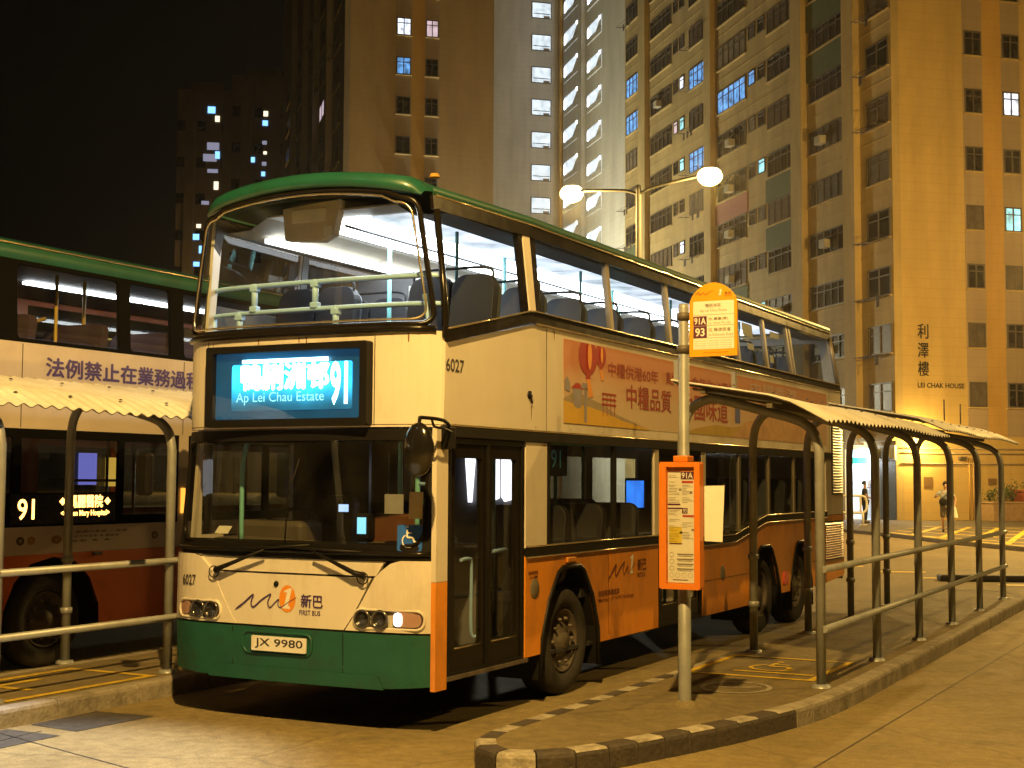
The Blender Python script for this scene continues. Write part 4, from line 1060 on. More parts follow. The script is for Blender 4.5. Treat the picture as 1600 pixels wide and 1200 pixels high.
ad = part('advertisement', MB().plate(rect(2.29, 11.15, 2.40, 3.15), (), ns(.003), .002), adm)
def adp(off): return lambda u, v: (1.25 + off, u, v)
def adshape(pts, m_, off): mb = MB(); mb.plate(pts, (), lambda u, v, d: (1.25 + off, u, v), 0); part('printed_shape', mb, m_, ad)
GOLD = mat('printed gold hill', (0.56, 0.34, 0.04), 0.45, var=.1); REDP = mat('printed red lantern', (0.33, 0.022, 0.014), 0.42, var=.1); ORP = mat('printed orange glow', (0.70, 0.28, 0.05), 0.45)
GREYP = mat('printed grey roof', (0.24, 0.22, 0.26), 0.5); REDL = mat('printed red lettering', (0.28, 0.035, 0.02), 0.5); HILL2 = mat('printed brown hill', (0.30, 0.24, 0.16), 0.5); OCH = mat('printed ochre', (.38, .26, .05), .5); BLUEP = mat('printed blue', (.08, .10, .28), .5)
adshape([(2.29, 2.62), (2.55, 2.70), (2.75, 2.66), (3.1, 2.61), (3.5, 2.52), (4.2, 2.42), (4.2, 2.40), (2.29, 2.40)], HILL2, .0058)
adshape([(2.29, 2.60), (2.5, 2.58), (2.8, 2.57), (3.2, 2.53), (3.6, 2.47), (4.3, 2.41), (4.3, 2.402), (2.29, 2.402)], GOLD, .0066)
adshape([(5.3, 2.41), (5.7, 2.47), (6.3, 2.53), (6.9, 2.52), (7.4, 2.56), (7.4, 2.41)], OCH, .0058)
adshape([(6.9, 2.41), (7.4, 2.60), (8.4, 2.72), (9.4, 2.74), (10.2, 2.68), (10.9, 2.45), (10.9, 2.41)], mat('printed tan hill', (.42, .25, .13), .5, var=.25), .006)
adshape([(8.0, 2.74), (8.3, 2.80), (9.2, 2.88), (9.4, 2.95), (9.2, 2.99), (8.4, 2.90), (8.0, 2.86)], mat('printed brown wing', (.20, .10, .07), .5), .0072)
adshape(rect(7.02, 7.2, 2.58, 2.86), BLUEP, .0076)
for cy_, cz_, s_ in ((2.80, 3.03, 1.0), (3.09, 3.06, .62)):
    top_ = 3.148
    o_ = [(a, min(b, top_)) for a, b in ell(cy_, cz_, .20 * s_, .175 * s_, 24)]
    adshape(o_, REDP, .0074 + .001 * s_)
    adshape([(a, min(b, top_)) for a, b in ell(cy_ + .04 * s_, cz_ + .01, .045 * s_, .13 * s_, 18)], ORP, .0088 + .001 * s_)
    adshape([(cy_ - .05 * s_, cz_ - .17 * s_), (cy_ + .05 * s_, cz_ - .17 * s_), (cy_ + .055 * s_, cz_ - .21 * s_), (cy_ - .045 * s_, cz_ - .21 * s_)], REDP, .0092)
    adshape([(cy_ - .03 * s_, cz_ - .21 * s_), (cy_ + .05 * s_, cz_ - .21 * s_), (cy_ + .12 * s_, cz_ - .36 * s_), (cy_ + .02 * s_, cz_ - .38 * s_)], ORP, .0094)
adshape([(2.47, 2.72), (2.5, 2.56), (2.6, 2.54), (2.66, 2.56), (2.68, 2.72)], GREYP, .0074)
adshape([(2.44, 2.72), (2.71, 2.72), (2.62, 2.77), (2.54, 2.77)], REDP, .0078)
adshape(rect(2.72, 2.78, 2.42, 2.72), GREYP, .0074); adshape([(2.64, 2.73), (2.86, 2.73), (2.82, 2.78), (2.68, 2.78)], GREYP, .0080)
adshape([(2.30, 2.70), (2.42, 2.68), (2.42, 2.76), (2.36, 2.82), (2.30, 2.78)], GREYP, .0074)
for k in range(3): adshape(rect(3.12, 3.46, 2.60 + k * .05, 2.616 + k * .05), REDP, .0074)
for k in range(4): adshape(rect(3.14 + k * .09, 3.155 + k * .09, 2.50, 2.70), REDP, .0080)
mb = MB()
put_text(mb, '中糧供港60年', 3.27, 4.55, 2.885, 3.02, adp(.0062), .018)
put_text(mb, '點心小食伴你60周年', 4.78, 7.0, 2.90, 3.03, adp(.0062), .016)
put_text(mb, '中糧品質', 3.72, 4.92, 2.60, 2.83, adp(.0062), .022)
put_text(mb, '中國味道', 5.25, 6.75, 2.56, 2.84, adp(.0062), .022)
part('printed_lettering', mb, REDL, ad)
mb = MB(); put_text(mb, '中糧香港', 7.6, 9.6, 2.96, 3.11, adp(.0062), .012); part('printed_lettering', mb, mat('printed pale lettering', (.5, .36, .30), .5), ad)
for y_ in (1.95, 11.3): part('panel_seam', MB().box(1.249, 1.2525, y_, y_ + .004, 2.32, 3.2), BLACK)
for x_ in (-.845, .735): part('panel_seam', MB().plate(rect(x_ - .003, x_ + .003, 2.30, 2.99), (), fr(.0015), .003), BLACK)
part('panel_seam', MB().plate(rect(-1.2, 1.2, 2.305, 2.311), (), fr(.0015), .003, cut=.06), mat('brown seam dirt', (.10, .065, .03), .8))
RIV = mat('rivet head', (.34, .28, .19), .5)
for k in range(14): part('rivet', MB().lathe([(0, .004), (.006, .003), (.009, 0)], (1.2505, 1.75 + k * .7, 2.345), 'x', 8), RIV)
RUST = mat('rust streak', (.16, .07, .025), .9, var=.4, scale=20)
for x_, z_, l_ in ((.05, 3.0, .04), (.12, 3.0, .06), (-.35, 3.0, .04), (-.9, 3.0, .05), (1.0, 3.0, .06)): part('rust_stain', MB().plate([(x_ - .006, z_), (x_ + .007, z_), (x_ + .006, z_ - l_), (x_ - .002, z_ - l_ * 1.2)], (), fr(.0018), 0), RUST)
for y_, z_, l_ in ((1.72, 2.31, .0), (1.66, 2.52, .12), (2.1, 3.2, .08)):
    if l_: part('rust_stain', MB().plate([(y_ - .008, z_), (y_ + .01, z_), (y_ + .004, z_ - l_), (y_ - .002, z_ - l_)], (), ns(.0018), 0), RUST)

# ================================================================== SECOND BUS
BX = -4.0
bus2 = thing('double_decker_bus', (BX - 1.25, 5, 0), 'red-orange and cream double-decker bus with amber 91 side display behind the left shelter', 'bus', 'double-decker buses at the stands')
def X2(z): return BX - .05 * max(0.0, z - 3.2)
def n2s(off): return lambda u, v, d: (X2(v) + off - d, u, v)
def part2(name, mb, m, parent=None, **k): return mb.build(name, m, parent or bus2, **k)
CREAM2 = mat('pale bus paint', (0.58, 0.50, 0.42), 0.36, var=0.05, scale=3, coat=0.25, dirt=(0.30, 0.22, 0.15), dirt_amt=0.3)
Y0, Y1 = -1.25, 10.3
AW = [(.82, .3), (.84, .6), (.97, .87), (1.17, 1.04), (1.47, 1.10), (1.77, 1.04), (1.97, .87), (2.10, .6), (2.12, .3)]
AR = [(a + 5.6, b) for a, b in AW]
part2('orange_side_panel', MB().plate([(Y0, .32), (.82, .32)] + AW[1:-1] + [(2.12, .32), (6.42, .32)] + AR[1:-1] + [(7.72, .32), (Y1, .4), (Y1, 1.13), (Y0, 1.13)], (), n2s(0), .03), REDORANGE)
part2('cream_side_panel', MB().plate(rect(Y0, Y1, 1.133, 1.405), (), n2s(0), .03), CREAM2)
part2('cream_side_panel', MB().plate(rect(Y0, Y1, 2.37, 3.215), (), n2s(0), .03), CREAM2)
part2('panel_seam', MB().box(X2(2.4) - .004, X2(2.4) + .003, .99, .997, 2.38, 3.2), BLACK)
part2('panel_seam', MB().box(X2(2.4) - .004, X2(2.4) + .003, 3.35, 3.357, 2.38, 3.2), BLACK)
for ar in (AW, AR):
    n = len(ar)
    part2('wheel_arch', MB().add([(BX + .003, a, b) for a, b in ar] + [(BX - .5, a, b) for a, b in ar], [(i, i + 1, n + i + 1, n + i) for i in range(n - 1)] + [tuple(range(n, 2 * n))]), BLACK)
for y_ in (1.47, 7.07):
    wh = part2('wheel', MB().lathe([(0, .0), (.07, .02), (.09, -.02), (.15, -.025), (.17, -.06), (.235, -.07), (.262, -.01), (.275, 0), (.285, -.03)], (BX - .08, y_, .475), 'x', 32), STEEL)
    part2('tyre', MB().lathe([(.283, -.03), (.30, .008), (.36, .022), (.43, .018), (.465, -.02), (.475, -.05), (.475, -.24), (.3, -.27)], (BX - .08, y_, .475), 'x', 40), TYRE, wh)
    for i in range(10):
        a = 6.283 * i / 10; part2('wheel_nut', MB().lathe([(0, .03), (.014, .03), (.018, 0)], (BX - .105, y_ + .195 * math.cos(a), .475 + .195 * math.sin(a)), 'x', 6, smooth=False), STEEL, wh)
# window band frames
BAND = mat('matt black band', (0.004, 0.004, 0.0035), .6, var=.2, spec=.04)
part2('window_band', MB().plate(rect(Y0, 3.30, 1.405, 2.37), [rect(-.9, .92, 1.74, 2.28), rect(1.02, 2.36, 1.74, 2.28), rect(2.44, 3.2, 1.5, 2.28)], n2s(-.004), .04), BAND)
part2('cream_pillar', MB().plate(rect(3.30, 3.46, 1.405, 2.37), (), n2s(-.003), .04), CREAM2)
part2('window_band', MB().plate(rect(3.46, Y1, 1.405, 2.37), [rect(3.6 + k * 1.35, 4.85 + k * 1.35, 1.5, 2.28) for k in range(4)], n2s(-.004), .04), BAND)
wins = [(-.9, .92, 1.74), (1.02, 2.36, 1.74), (2.44, 3.2, 1.5)] + [(3.6 + k * 1.35, 4.85 + k * 1.35, 1.5) for k in range(4)]
for a, b, z0 in wins: part2('lower_window', MB().plate(rect(a, b, z0, 2.28), (), n2s(-.02), 0), GLASSX)
uw = [(-.9, .70), (.93, 2.33), (2.50, 3.14), (3.36, 4.9), (5.05, 6.5), (6.65, 8.1), (8.25, 9.9)]
part2('window_band', MB().plate(rect(Y0, Y1, 3.215, 4.03), [rrect(a, b, 3.255, 3.985, .04) for a, b in uw], n2s(-.004), .04), BAND)
for a, b in uw: part2('upper_window', MB().plate(rect(a - .01, b + .01, 3.25, 3.99), (), n2s(-.02), 0), GLASSX)
# side display
AMB = emit('amber matrix lettering', (1.0, .47, .10), 6.0)
dsp = part2('side_display', MB().plate(rect(.9, 2.32, 1.43, 1.73), (), n2s(-.001), .03), mat('display black', (0.01, 0.009, 0.008), 0.25))
l2 = lambda u, v: (BX + .002, u, v)
mb = MB(); put_text(mb, '91', .985, 1.20, 1.475, 1.68, l2, .012); part2('display_lettering', mb, AMB, dsp)
mb = MB(); put_text(mb, '瑪麗醫院', 1.65, 2.13, 1.585, 1.715, l2, .03); put_text(mb, '<Queen Mary Hospital>', 1.55, 2.23, 1.485, 1.56, l2, .02)
for c_ in (1.57, 2.20): mb.add([l2(c_ + a, 1.65 + b) for a, b in ((-.045, 0), (0, -.04), (.045, 0), (0, .04))], [(0, 1, 2, 3)])
part2('display_lettering', mb, AMB, dsp)
# lettering on the pale band
mb = MB(); put_text(mb, '法例禁止在業務過程中向', 1.30, 4.15, 2.90, 3.09, lambda u, v: (BX + .004, u, v), .05)
part2('notice_lettering', mb, mat('violet lettering', (0.075, 0.045, 0.20), 0.5))
mb = MB(); put_text(mb, 'Sale or supply of alcohol to minors', 1.50, 4.3, 2.79, 2.865, lambda u, v: (BX + .004, u, v), .012); part2('notice_lettering', mb, MATS['violet lettering'])
mb = MB()
for k, s_ in enumerate(('上車請付車資 八達通', '請依次序登車 ★ 關愛座', '敬老 ★ ★')): put_text(mb, s_, 1.66, 2.5 - .12 * k, 1.325 - k * .045, 1.352 - k * .045, l2, .008)
part2('small_lettering', mb, INK)
for y_, c_ in ((1.03, (.05, .03, .02)), (1.17, (.4, .2, .05)), (1.50, (.3, .15, .06)), (2.93, (.16, .09, .06))):
    em = part2('round_emblem', MB().plate(ell(y_, 1.27, .05 if y_ != 1.5 else .07, .042), (), n2s(.003), .002), mat('emblem %g' % y_, c_, .4))
    part2('emblem_centre', MB().plate(ell(y_, 1.27, .022, .02), (), n2s(.0045), 0), mat('emblem inner', (.35, .28, .2), .4), em)
part2('door_catch', MB().box(BX, BX + .03, 2.0, 2.12, 1.09, 1.125), STEEL, bevel=.008)
part2('side_lamp', MB().box(BX, BX + .02, 3.34, 3.40, 1.50, 1.78), emit('amber side lamp', (1.0, .42, .05), 1.6), bevel=.006)
# roof and the rest of the body
mb = MB()
pr2 = [(0, 4.03), (.012, 4.07), (.01, 4.16), (-.04, 4.21), (-.2, 4.26), (-.7, 4.30), (-1.25, 4.31), (-1.8, 4.30), (-2.3, 4.26), (-2.46, 4.2), (-2.5, 4.06)]
mb.grid(lambda a, b: (X2(4.0) + pr2[int(round(b * 10))][0], Y0 + a * (Y1 - Y0), pr2[int(round(b * 10))][1]), 12, 10); part2('roof', mb, GREEN)
part2('roof_edge_strip', MB().tube([(X2(4.0) + .012, Y0, 4.20 - .02), (X2(4.0) + .012, Y1, 4.18)], .012, 6), CHROME)
part2('front_panel', MB().plate(rect(BX - 2.5, BX, .35, 4.1), [rrect(BX - 2.35, BX - .15, 1.35, 2.3, .1), rrect(BX - 2.35, BX - .15, 3.1, 4.0, .1)], lambda u, v, d: (u, Y0 + d, v), .04), REDORANGE)
for z0, z1 in ((1.35, 2.3), (3.1, 4.0)): part2('windscreen', MB().plate(rrect(BX - 2.36, BX - .14, z0, z1, .1), (), lambda u, v, d: (u, Y0 + .02, v), 0), GLASSX)
part2('rear_panel', MB().plate(rect(BX - 2.5, BX, .4, 4.1), (), lambda u, v, d: (u, Y1 - d, v), .04), REDORANGE)
hl = [rect(a, b, 3.26, 3.98) for a, b in uw[1:]] + [rect(a, b, 1.5, 2.28) for a, b, z in wins[2:]]
part2('offside_panel', MB().plate(rect(Y0, Y1, .35, 4.05), hl, lambda u, v, d: (BX - 2.5 + d, u, v), .03), REDORANGE)
for h_ in hl: part2('offside_window', MB().plate(h_, (), lambda u, v, d: (BX - 2.485, u, v), 0), GLASSD)
part2('upper_floor', MB().box(BX - 2.46, BX - .05, Y0 + .1, Y1 - .1, 2.5, 2.54), DARK)
part2('lower_floor', MB().box(BX - 2.46, BX - .55, Y0 + .1, Y1 - .1, .36, .40), DARK)
part2('ceiling_panel', MB().box(BX - 2.4, BX - .1, Y0 + .1, Y1 - .1, 4.04, 4.055), DARK)
for k in range(4): part2('ceiling_light', MB().box(BX - 1.22, BX - 1.10, 2.1 + k * 1.9, 3.95 + k * 1.9, 4.0, 4.03), TUBE)
YRAIL = mat('yellow handrail', (0.55, 0.36, 0.04), 0.4)
for p_ in ([(BX - .5, 1.9, 2.54), (BX - .5, 1.9, 4.03)], [(BX - .5, 1.75, 3.55), (BX - .5, 1.35, 3.42), (BX - .5, 1.2, 3.40)], [(BX - .6, 2.4, 3.3), (BX - .6, 2.4, 4.03)], [(BX - 1.5, 2.9, 3.55), (BX - 1.5, 4.2, 3.55)], [(BX - 1.4, 4.1, .4), (BX - 1.4, 4.1, 2.4)]):
    part2('handrail', MB().tube(p_, .02, 6), YRAIL)
for k in range(6):
    for sx in (-.55, -1.95):
        y_ = .1 + k * 1.0
        part2('upper_seat', MB().plate(rrect(-.42, .42, 0, .68, .1), (), lambda u, v, d: (BX + sx + u, y_ + v * .16 + d, 2.85 + v), .1), mat('purple seat cover', (.05, .025, .045), .8))
part2('lower_light_panel', MB().box(BX - 2.4, BX - 2.38, 4.66, 4.87, 1.78, 2.15), emit('yellow lit panel', (.9, .55, .08), .7))
part2('lower_light_panel', MB().box(BX - 2.4, BX - 2.38, 4.19, 4.49, 1.80, 2.20), emit('violet lit panel', (.22, .22, .75), .8))
part2('handrail', MB().tube([(BX - .8, 3.02, .4), (BX - .8, 3.02, 2.4)], .018, 6), mat('pale yellow rail', (.5, .42, .2), .4)); part2('handrail', MB().tube([(BX - .8, 2.5, 1.86), (BX - .8, 3.25, 1.86)], .015, 6), MATS['pale yellow rail'])

# ================================================================== SHELTERS
def shelter(name, dx, ys, rails, sheets, label, base_ys=None):
    t = thing(name, (2.7 + dx, ys[0], .15), label, 'shelter', 'queue shelters on the platforms')
    xl, xr = 2.1 + dx, 3.35 + dx
    for i, y_ in enumerate(ys):
        pts = [(xl, y_, .14), (xl, y_, 2.18)] + [tuple(v) for v in smooth_path([(xl, y_, 2.22), (xl + .025, y_, 2.42), (xl + .11, y_, 2.56), (xl + .27, y_, 2.625), (xl + .42, y_, 2.605)], 4)] + [(xr - .36, y_, 2.475)] + [tuple(v) for v in smooth_path([(xr - .28, y_, 2.455), (xr - .14, y_, 2.40), (xr - .04, y_, 2.30), (xr, y_, 2.14)], 4)] + [(xr, y_, .14)]
        h_ = MB().tube(pts, .043, 12).build('hoop', GALV, t)
        for x_ in (xl, xr): MB().lathe([(.043, .03), (.075, .025), (.085, 0)], (x_, y_, .147), 'z', 16).build('foot_collar', GALV, h_)
        for z_ in (.64, 1.12): 
            if i >= 1: MB().lathe([(.043, -.03), (.056, -.025), (.056, .025), (.043, .03)], (xl, y_, z_), 'z', 14).build('rail_clamp', GALV, h_)
    for z_ in (1.145, .64):
        MB().tube([(xr + .035, rails[0], z_), (xr + .035, rails[1], z_)], .031, 10).build('guard_rail', GALV, t)
    prof = [(2.12, 2.775), (2.3, 2.74), (2.6, 2.69), (3.0, 2.62), (3.2, 2.575), (3.36, 2.505), (3.52, 2.43)]
    for (ya, yb, dz, droop) in sheets:
        n = int((yb - ya) / .0185); 
        def fn(a, b, lift=0.0):
            k = b * 6; i = min(5, int(k)); f = k - i
            x = prof[i][0] * (1 - f) + prof[i + 1][0] * f; z = prof[i][1] * (1 - f) + prof[i + 1][1] * f
            y = ya + a * (yb - ya)
            z += .014 * math.sin(2 * math.pi * (y - ya) / .148) + dz + lift
            z += .012 * math.sin(y * 1.9 + x) * (x - 1.7) / 1.8
            if droop: z -= droop * max(0, 1 - (y - ya) / 1.0) ** 2 * max(0, (x - 3.0) / .5)
            else: z += .02
            return (x + dx, y, z)
        m1 = MB(); m1.grid(lambda a, b: fn(a, b), n, 12); r_ = m1.build('roof_sheet', ROOFM, t, recalc=False)
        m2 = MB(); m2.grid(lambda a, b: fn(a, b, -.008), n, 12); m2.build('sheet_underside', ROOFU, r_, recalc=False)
        for k in range(int((yb - ya) / .6)):
            for x_, z_ in ((2.6, 2.705), (3.3, 2.54)):
                y_ = ya + .3 + k * .592
                MB().lathe([(0, .012), (.012, .01), (.018, 0)], (x_ + dx, y_, z_ + dz + .03), 'z', 8).build('roof_bolt', STEEL, r_)
    for x_, z_ in ((xl + .3, 2.67), (xr - .35, 2.53)):
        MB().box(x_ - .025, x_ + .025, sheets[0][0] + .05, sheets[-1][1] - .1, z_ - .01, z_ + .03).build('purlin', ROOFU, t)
    return t
sh1 = shelter('queue_shelter', 0, [3.0, 5.05, 7.07, 9.05, 11.1, 13.2], (2.97, 13.3), [(2.66, 8.15, 0, .045), (7.95, 13.9, .05, 0)], 'tubular bus queue shelter with cream corrugated roof on the right island')
for y_ in (2.9, 4.5):
    MB().box(2.06, 2.10, y_, y_ + .05, 2.76, 2.98).build('roof_bracket', GALV, sh1)
MB().tube([(2.3, 2.75, 2.70), (3.1, 2.75, 2.56)], .012, 6).build('roof_tie', GALV, sh1)
for y_ in (10.1, 11.3): MB().tube([(3.1, y_, 2.70), (3.1, y_, 2.98)], .01, 5).build('roof_spike', STEEL, sh1)
shelter('queue_shelter', -5.42, [-1.0, .98, 3.0, 5.05, 7.07], (-1.02, 7.1), [(-2.9, 5.0, 0, 0), (4.85, 8.6, .05, 0)], 'tubular bus queue shelter with cream corrugated roof at the left edge')

# ================================================================== BUS STOP SIGN
px, py = 2.684, 1.491
st = thing('bus_stop_sign', (px, py, .15), 'bus stop pole with orange flag for 91A and 93 and an orange timetable case', 'bus stop sign')
MB().lathe([(.05, 0), (.05, .85), (.042, .86), (.042, 3.12), (.036, 3.15), (0, 3.155)], (px, py, .14), 'z', 20).build('pole', GALV, st)
MB().lathe([(.05, .05), (.085, .03), (.10, 0)], (px, py, .147), 'z', 20).build('foot_collar', PLATM, st)
for z_ in (3.19, 2.93):
    MB().lathe([(.042, -.03), (.056, -.028), (.056, .028), (.042, .03)], (px, py, z_), 'z', 16).build('flag_clamp', STEEL, st)
    MB().box(px + .04, px + .10, py - .02, py + .02, z_ - .02, z_ + .02).build('flag_arm', STEEL, st)
fx0, fx1, fz0, fz1 = 2.752, 3.142, 2.862, 3.285
arch = [(fx1, fz1)] + [(fx0 + (fx1 - fx0) * (1 - t), fz1 + .155 * math.sin(math.pi * t) ** .62) for t in [i / 20 for i in range(1, 20)]] + [(fx0, fz1)]
flag = MB().plate([(fx0, fz0), (fx1, fz0)] + arch, (), lambda u, v, d: (u, py - .055 + d, v), .022).build('flag', SIGNO, st, bevel=.004)
fp = lambda off: (lambda u, v, d=0: (u, py - .055 - off, v))
wp_ = MB().plate(rrect(2.785, 3.118, 2.918, 3.315 - .02, .004), (), fp(.002), 0).build('white_panel', WHITE, flag)
MB().plate(rect(2.786, 2.897, 3.005, 3.10), (), fp(.003), 0).build('route_panel', MAROON, flag)
MB().plate(rect(2.786, 2.897, 3.102, 3.178), (), fp(.003), 0).build('route_panel', MAROON, flag)
m_ = MB(); put_text(m_, '91A', 2.794, 2.889, 3.113, 3.168, fp(.004), .02); put_text(m_, '93', 2.802, 2.879, 3.02, 3.085, fp(.004), .02); m_.build('route_number', WHITE, flag)
GREYT = mat('grey print', (.22, .19, .15), .6)
m_ = MB(); put_text(m_, '鴨脷洲邨', 2.885, 3.01, 3.245, 3.275, fp(.003), .01); put_text(m_, 'Ap Lei Chau Estate', 2.84, 3.06, 3.205, 3.232, fp(.003), .0)
put_text(m_, '往 華富(南)', 2.91, 3.07, 3.140, 3.166, fp(.003), .008); put_text(m_, 'to Wah Fu (S)', 2.91, 3.09, 3.108, 3.130, fp(.003), .002); put_text(m_, '往 羅便臣道', 2.91, 3.09, 3.055, 3.083, fp(.003), .008); put_text(m_, 'to Robinson Road', 2.91, 3.108, 3.02, 3.042, fp(.003), .002)
for z_ in (3.186, 3.102, 3.004): m_.add([fp(.003)(a, b) for a, b in rect(2.90 if z_ < 3.15 else 2.786, 3.118, z_, z_ + .003)], [(0, 1, 2, 3)])
m_.build('stop_lettering', GREYT, flag)
m_ = MB()
for k in range(4):
    for j in range(3): put_text(m_, '行車時間表及收費請參閱' if k % 2 == 0 else 'Fares and timetable', 2.795 + j * .105, 2.89 + j * .105, 2.978 - k * .017, 2.987 - k * .017, fp(.003), 0)
m_.build('fine_print', mat('pale print', (.42, .36, .26), .6), flag)
P_, F_ = brush([(2.80 + a, 3.345 + b) for a, b in ((0, 0), (.03, .02), (.04, .0), (.07, .02), (.085, .0), (.12, .02), (.15, .03))], lambda u, v: fp(.003)(u, v), .0018)
m_ = MB().add(P_, F_); put_text(m_, '新巴', 3.045, 3.095, 3.34, 3.362, fp(.003), .01); put_text(m_, 'FIRST BUS', 3.04, 3.098, 3.325, 3.334, fp(.003), 0); m_.build('flag_lettering', DKP, flag)
m_ = MB(); m_.plate([(2.99, 3.335), (3.012, 3.335), (3.02, 3.385), (3.006, 3.382), (2.998, 3.372), (3.004, 3.37), (2.999, 3.345)], (), fp(.003), 0); m_.build('flag_numeral', WHITE, flag)
m_ = MB(); put_text(m_, '新巴 www.nwfb.com.hk 2136 8888', 2.87, 3.07, 2.888, 2.898, fp(.003), 0); m_.build('flag_lettering', DKP, flag)
cx0, cx1, cz0, cz1 = 2.533, 2.868, 1.058, 2.04
cse = MB().plate(rrect(cx0, cx1, cz0, cz1, .018), [rect(cx0 + .058, cx1 - .048, cz0 + .045, cz1 - .04)], lambda u, v, d: (u, py - .155 + d, v), .09).build('timetable_case', CASEO, st, bevel=.006)
MB().box(cx0 + .02, cx1 - .02, py - .125, py - .07, cz0 + .02, cz1 - .02).build('case_back', CASEO, cse)
MB().box(px - .06, px + .06, py - .09, py + .06, cz1, cz1 + .05).build('case_cap', CASEO, cse, bevel=.01)
for z_ in (1.2, 1.9): MB().lathe([(.043, -.02), (.055, -.02), (.055, .02), (.043, .02)], (px, py, z_), 'z', 14).build('case_clamp', STEEL, cse)
fc_ = lambda off: (lambda u, v, d=0: (u, py - .126 - off, v))
u0, u1 = cx0 + .06, cx1 - .05
sheet_a = MB().plate(rect(u0 + .004, u1 - .004, cz0 + .05, 1.965), (), fc_(.002), 0).build('timetable_sheet', PAPER, cse)
def cu(a): return u0 + a * (u1 - u0)
def cz_(b): return cz1 - .04 - b * (cz1 - cz0 - .085)
def bx(m, a0, a1, b0, b1): m.add([fc_(.004)(u, v) for u, v in rect(cu(a0), cu(a1), cz_(b1), cz_(b0))], [(0, 1, 2, 3)])
m_ = MB(); bx(m_, .5, .97, .04, .105); bx(m_, .02, .5, .035, .045); bx(m_, .02, .48, .315, .33); bx(m_, .02, .55, .35, .362); bx(m_, .07, .54, .655, .665); bx(m_, .54, .74, .352, .40); m_.build('timetable_header', MAROON, cse)
m_ = MB(); bx(m_, .53, .95, .118, .138); bx(m_, .56, .98, .412, .43); m_.build('timetable_header', mat('red print', (.45, .06, .04), .5), cse)
m_ = MB(); bx(m_, .07, .53, .515, .655); m_.build('yellow_notice', mat('yellow notice', (.62, .48, .05), .6), cse)
m_ = MB(); put_text(m_, '91A', cu(.53), cu(.94), cz_(.098), cz_(.047), fc_(.006), .025); put_text(m_, '93', cu(.58), cu(.71), cz_(.394), cz_(.358), fc_(.006), .01); m_.build('route_number', WHITE, cse)
m_ = MB()
rr_ = random.Random(3)
for k in range(44):
    b = .06 + k * .0135
    for a0, a1 in ((.05, .46), (.54, .95)):
        if .31 < b < .37 or (a0 > .5 and b < .15) or (a0 > .5 and .35 < b < .44) or rr_.random() < .3: continue
        e_ = a0 + (a1 - a0) * rr_.uniform(.4, 1)
        bx(m_, a0, e_, b, b + .0028)
for k in range(4): bx(m_, .35, .95, .745 + k * .042, .755 + k * .042); bx(m_, .38, .9, .762 + k * .042, .767 + k * .042)
for a, b in ((.82, .21), (.42, .185), (.88, .53), (.45, .555)): bx(m_, a, a + .1, b, b + .018)
bx(m_, .2, .75, .965, .975)
for k in range(3):
    for i in range(16):
        a0, a1 = 6.283 * i / 16, 6.283 * (i + 1) / 16
        m_.add([fc_(.004)(cu(.16) + r * math.cos(a), cz_(.755 + .058 * k) + r * math.sin(a)) for r, a in ((.016, a0), (.0185, a0), (.0185, a1), (.016, a1))], [(0, 1, 2, 3)])
for k in range(4):
    for i in range(16):
        a0, a1 = 6.283 * i / 16, 6.283 * (i + 1) / 16
        m_.add([fc_(.004)(cu(.15 + .23 * k) + r * math.cos(a), cz_(.93) + r * math.sin(a)) for r, a in ((.017, a0), (.019, a0), (.019, a1), (.017, a1))], [(0, 1, 2, 3)])
m_.build('timetable_print', GREYT, cse)
MB().plate(rect(u0, u1, cz0 + .045, cz1 - .04), (), lambda u, v, d: (u, py - .15, v), 0).build('case_glass', glass('case cover', (.9, .9, .88), 1.35), cse)
pn = MB().plate([(2.872, 1.43), (3.01, 1.425), (3.028, 1.86), (2.872, 1.855)], (), lambda u, v, d: (u, py - .06 + .02 * math.sin((u - 2.87) * 9) + d, v), .003, cut=.03).build('paper_notice', PAPER)
tag(pn, 'blank cream paper sheet hanging beside the orange timetable case', 'notice')

# ================================================================== STREET LAMPS
def street_lamp(x, y, label, power, ang=0.0, dims=1.85, heads=(1, -1), color=SODIUM, bowl=None, br=.30, h=10.0):
    t = thing('street_lamp', (x, y, 0), label, 'street lamp', 'street lamps of the terminus')
    MB().lathe([(.16, 0), (.16, .9), (.11, 1.0), (.075, h - .1), (.05, h + .05), (0, h + .07)], (x, y, 0), 'z', 18).build('mast', MASTM, t)
    ca, sa = math.cos(ang), math.sin(ang)
    for s_ in heads:
        ex = x + ca * dims * s_; ey = y + sa * dims * s_
        MB().tube(smooth_path([(x, y, h - .22), (x + ca * s_ * .5, y + sa * s_ * .5, h - .05), (ex - ca * s_ * .1, ey - sa * s_ * .1, h + .1)], 5), .045, 8).build('arm', MASTM, t)
        h_ = MB().grid(lambda a, b: (ex + ca * s_ * (-.1 + .75 * a - .1) + sa * .19 * math.sin(math.pi * max(.06, min(.97, a))) ** .6 * math.cos(math.pi * b), ey + sa * s_ * (-.1 + .75 * a - .1) - ca * .19 * math.sin(math.pi * max(.06, min(.97, a))) ** .6 * math.cos(math.pi * b), h + .06 + .16 * math.sin(math.pi * max(.06, min(.97, a))) ** .6 * math.sin(math.pi * b)), 12, 10).build('lantern', MASTM, t)
        m_ = MB(); m_.grid(lambda a, b: (ex + ca * s_ * .18 + br * 1.12 * math.sin(math.pi * a * .78) * math.cos(6.2832 * b), ey + sa * s_ * .18 + br * math.sin(math.pi * a * .78) * math.sin(6.2832 * b), h + .05 - br * .82 * math.cos(math.pi * a * .78)), 8, 18)
        m_.build('lamp_bowl', bowl or BOWL, h_)
        lamp('sodium_lamp_light', (ex + ca * s_ * .18, ey + sa * s_ * .18, h + .05 - br - .08), power, color, .12)
    return t
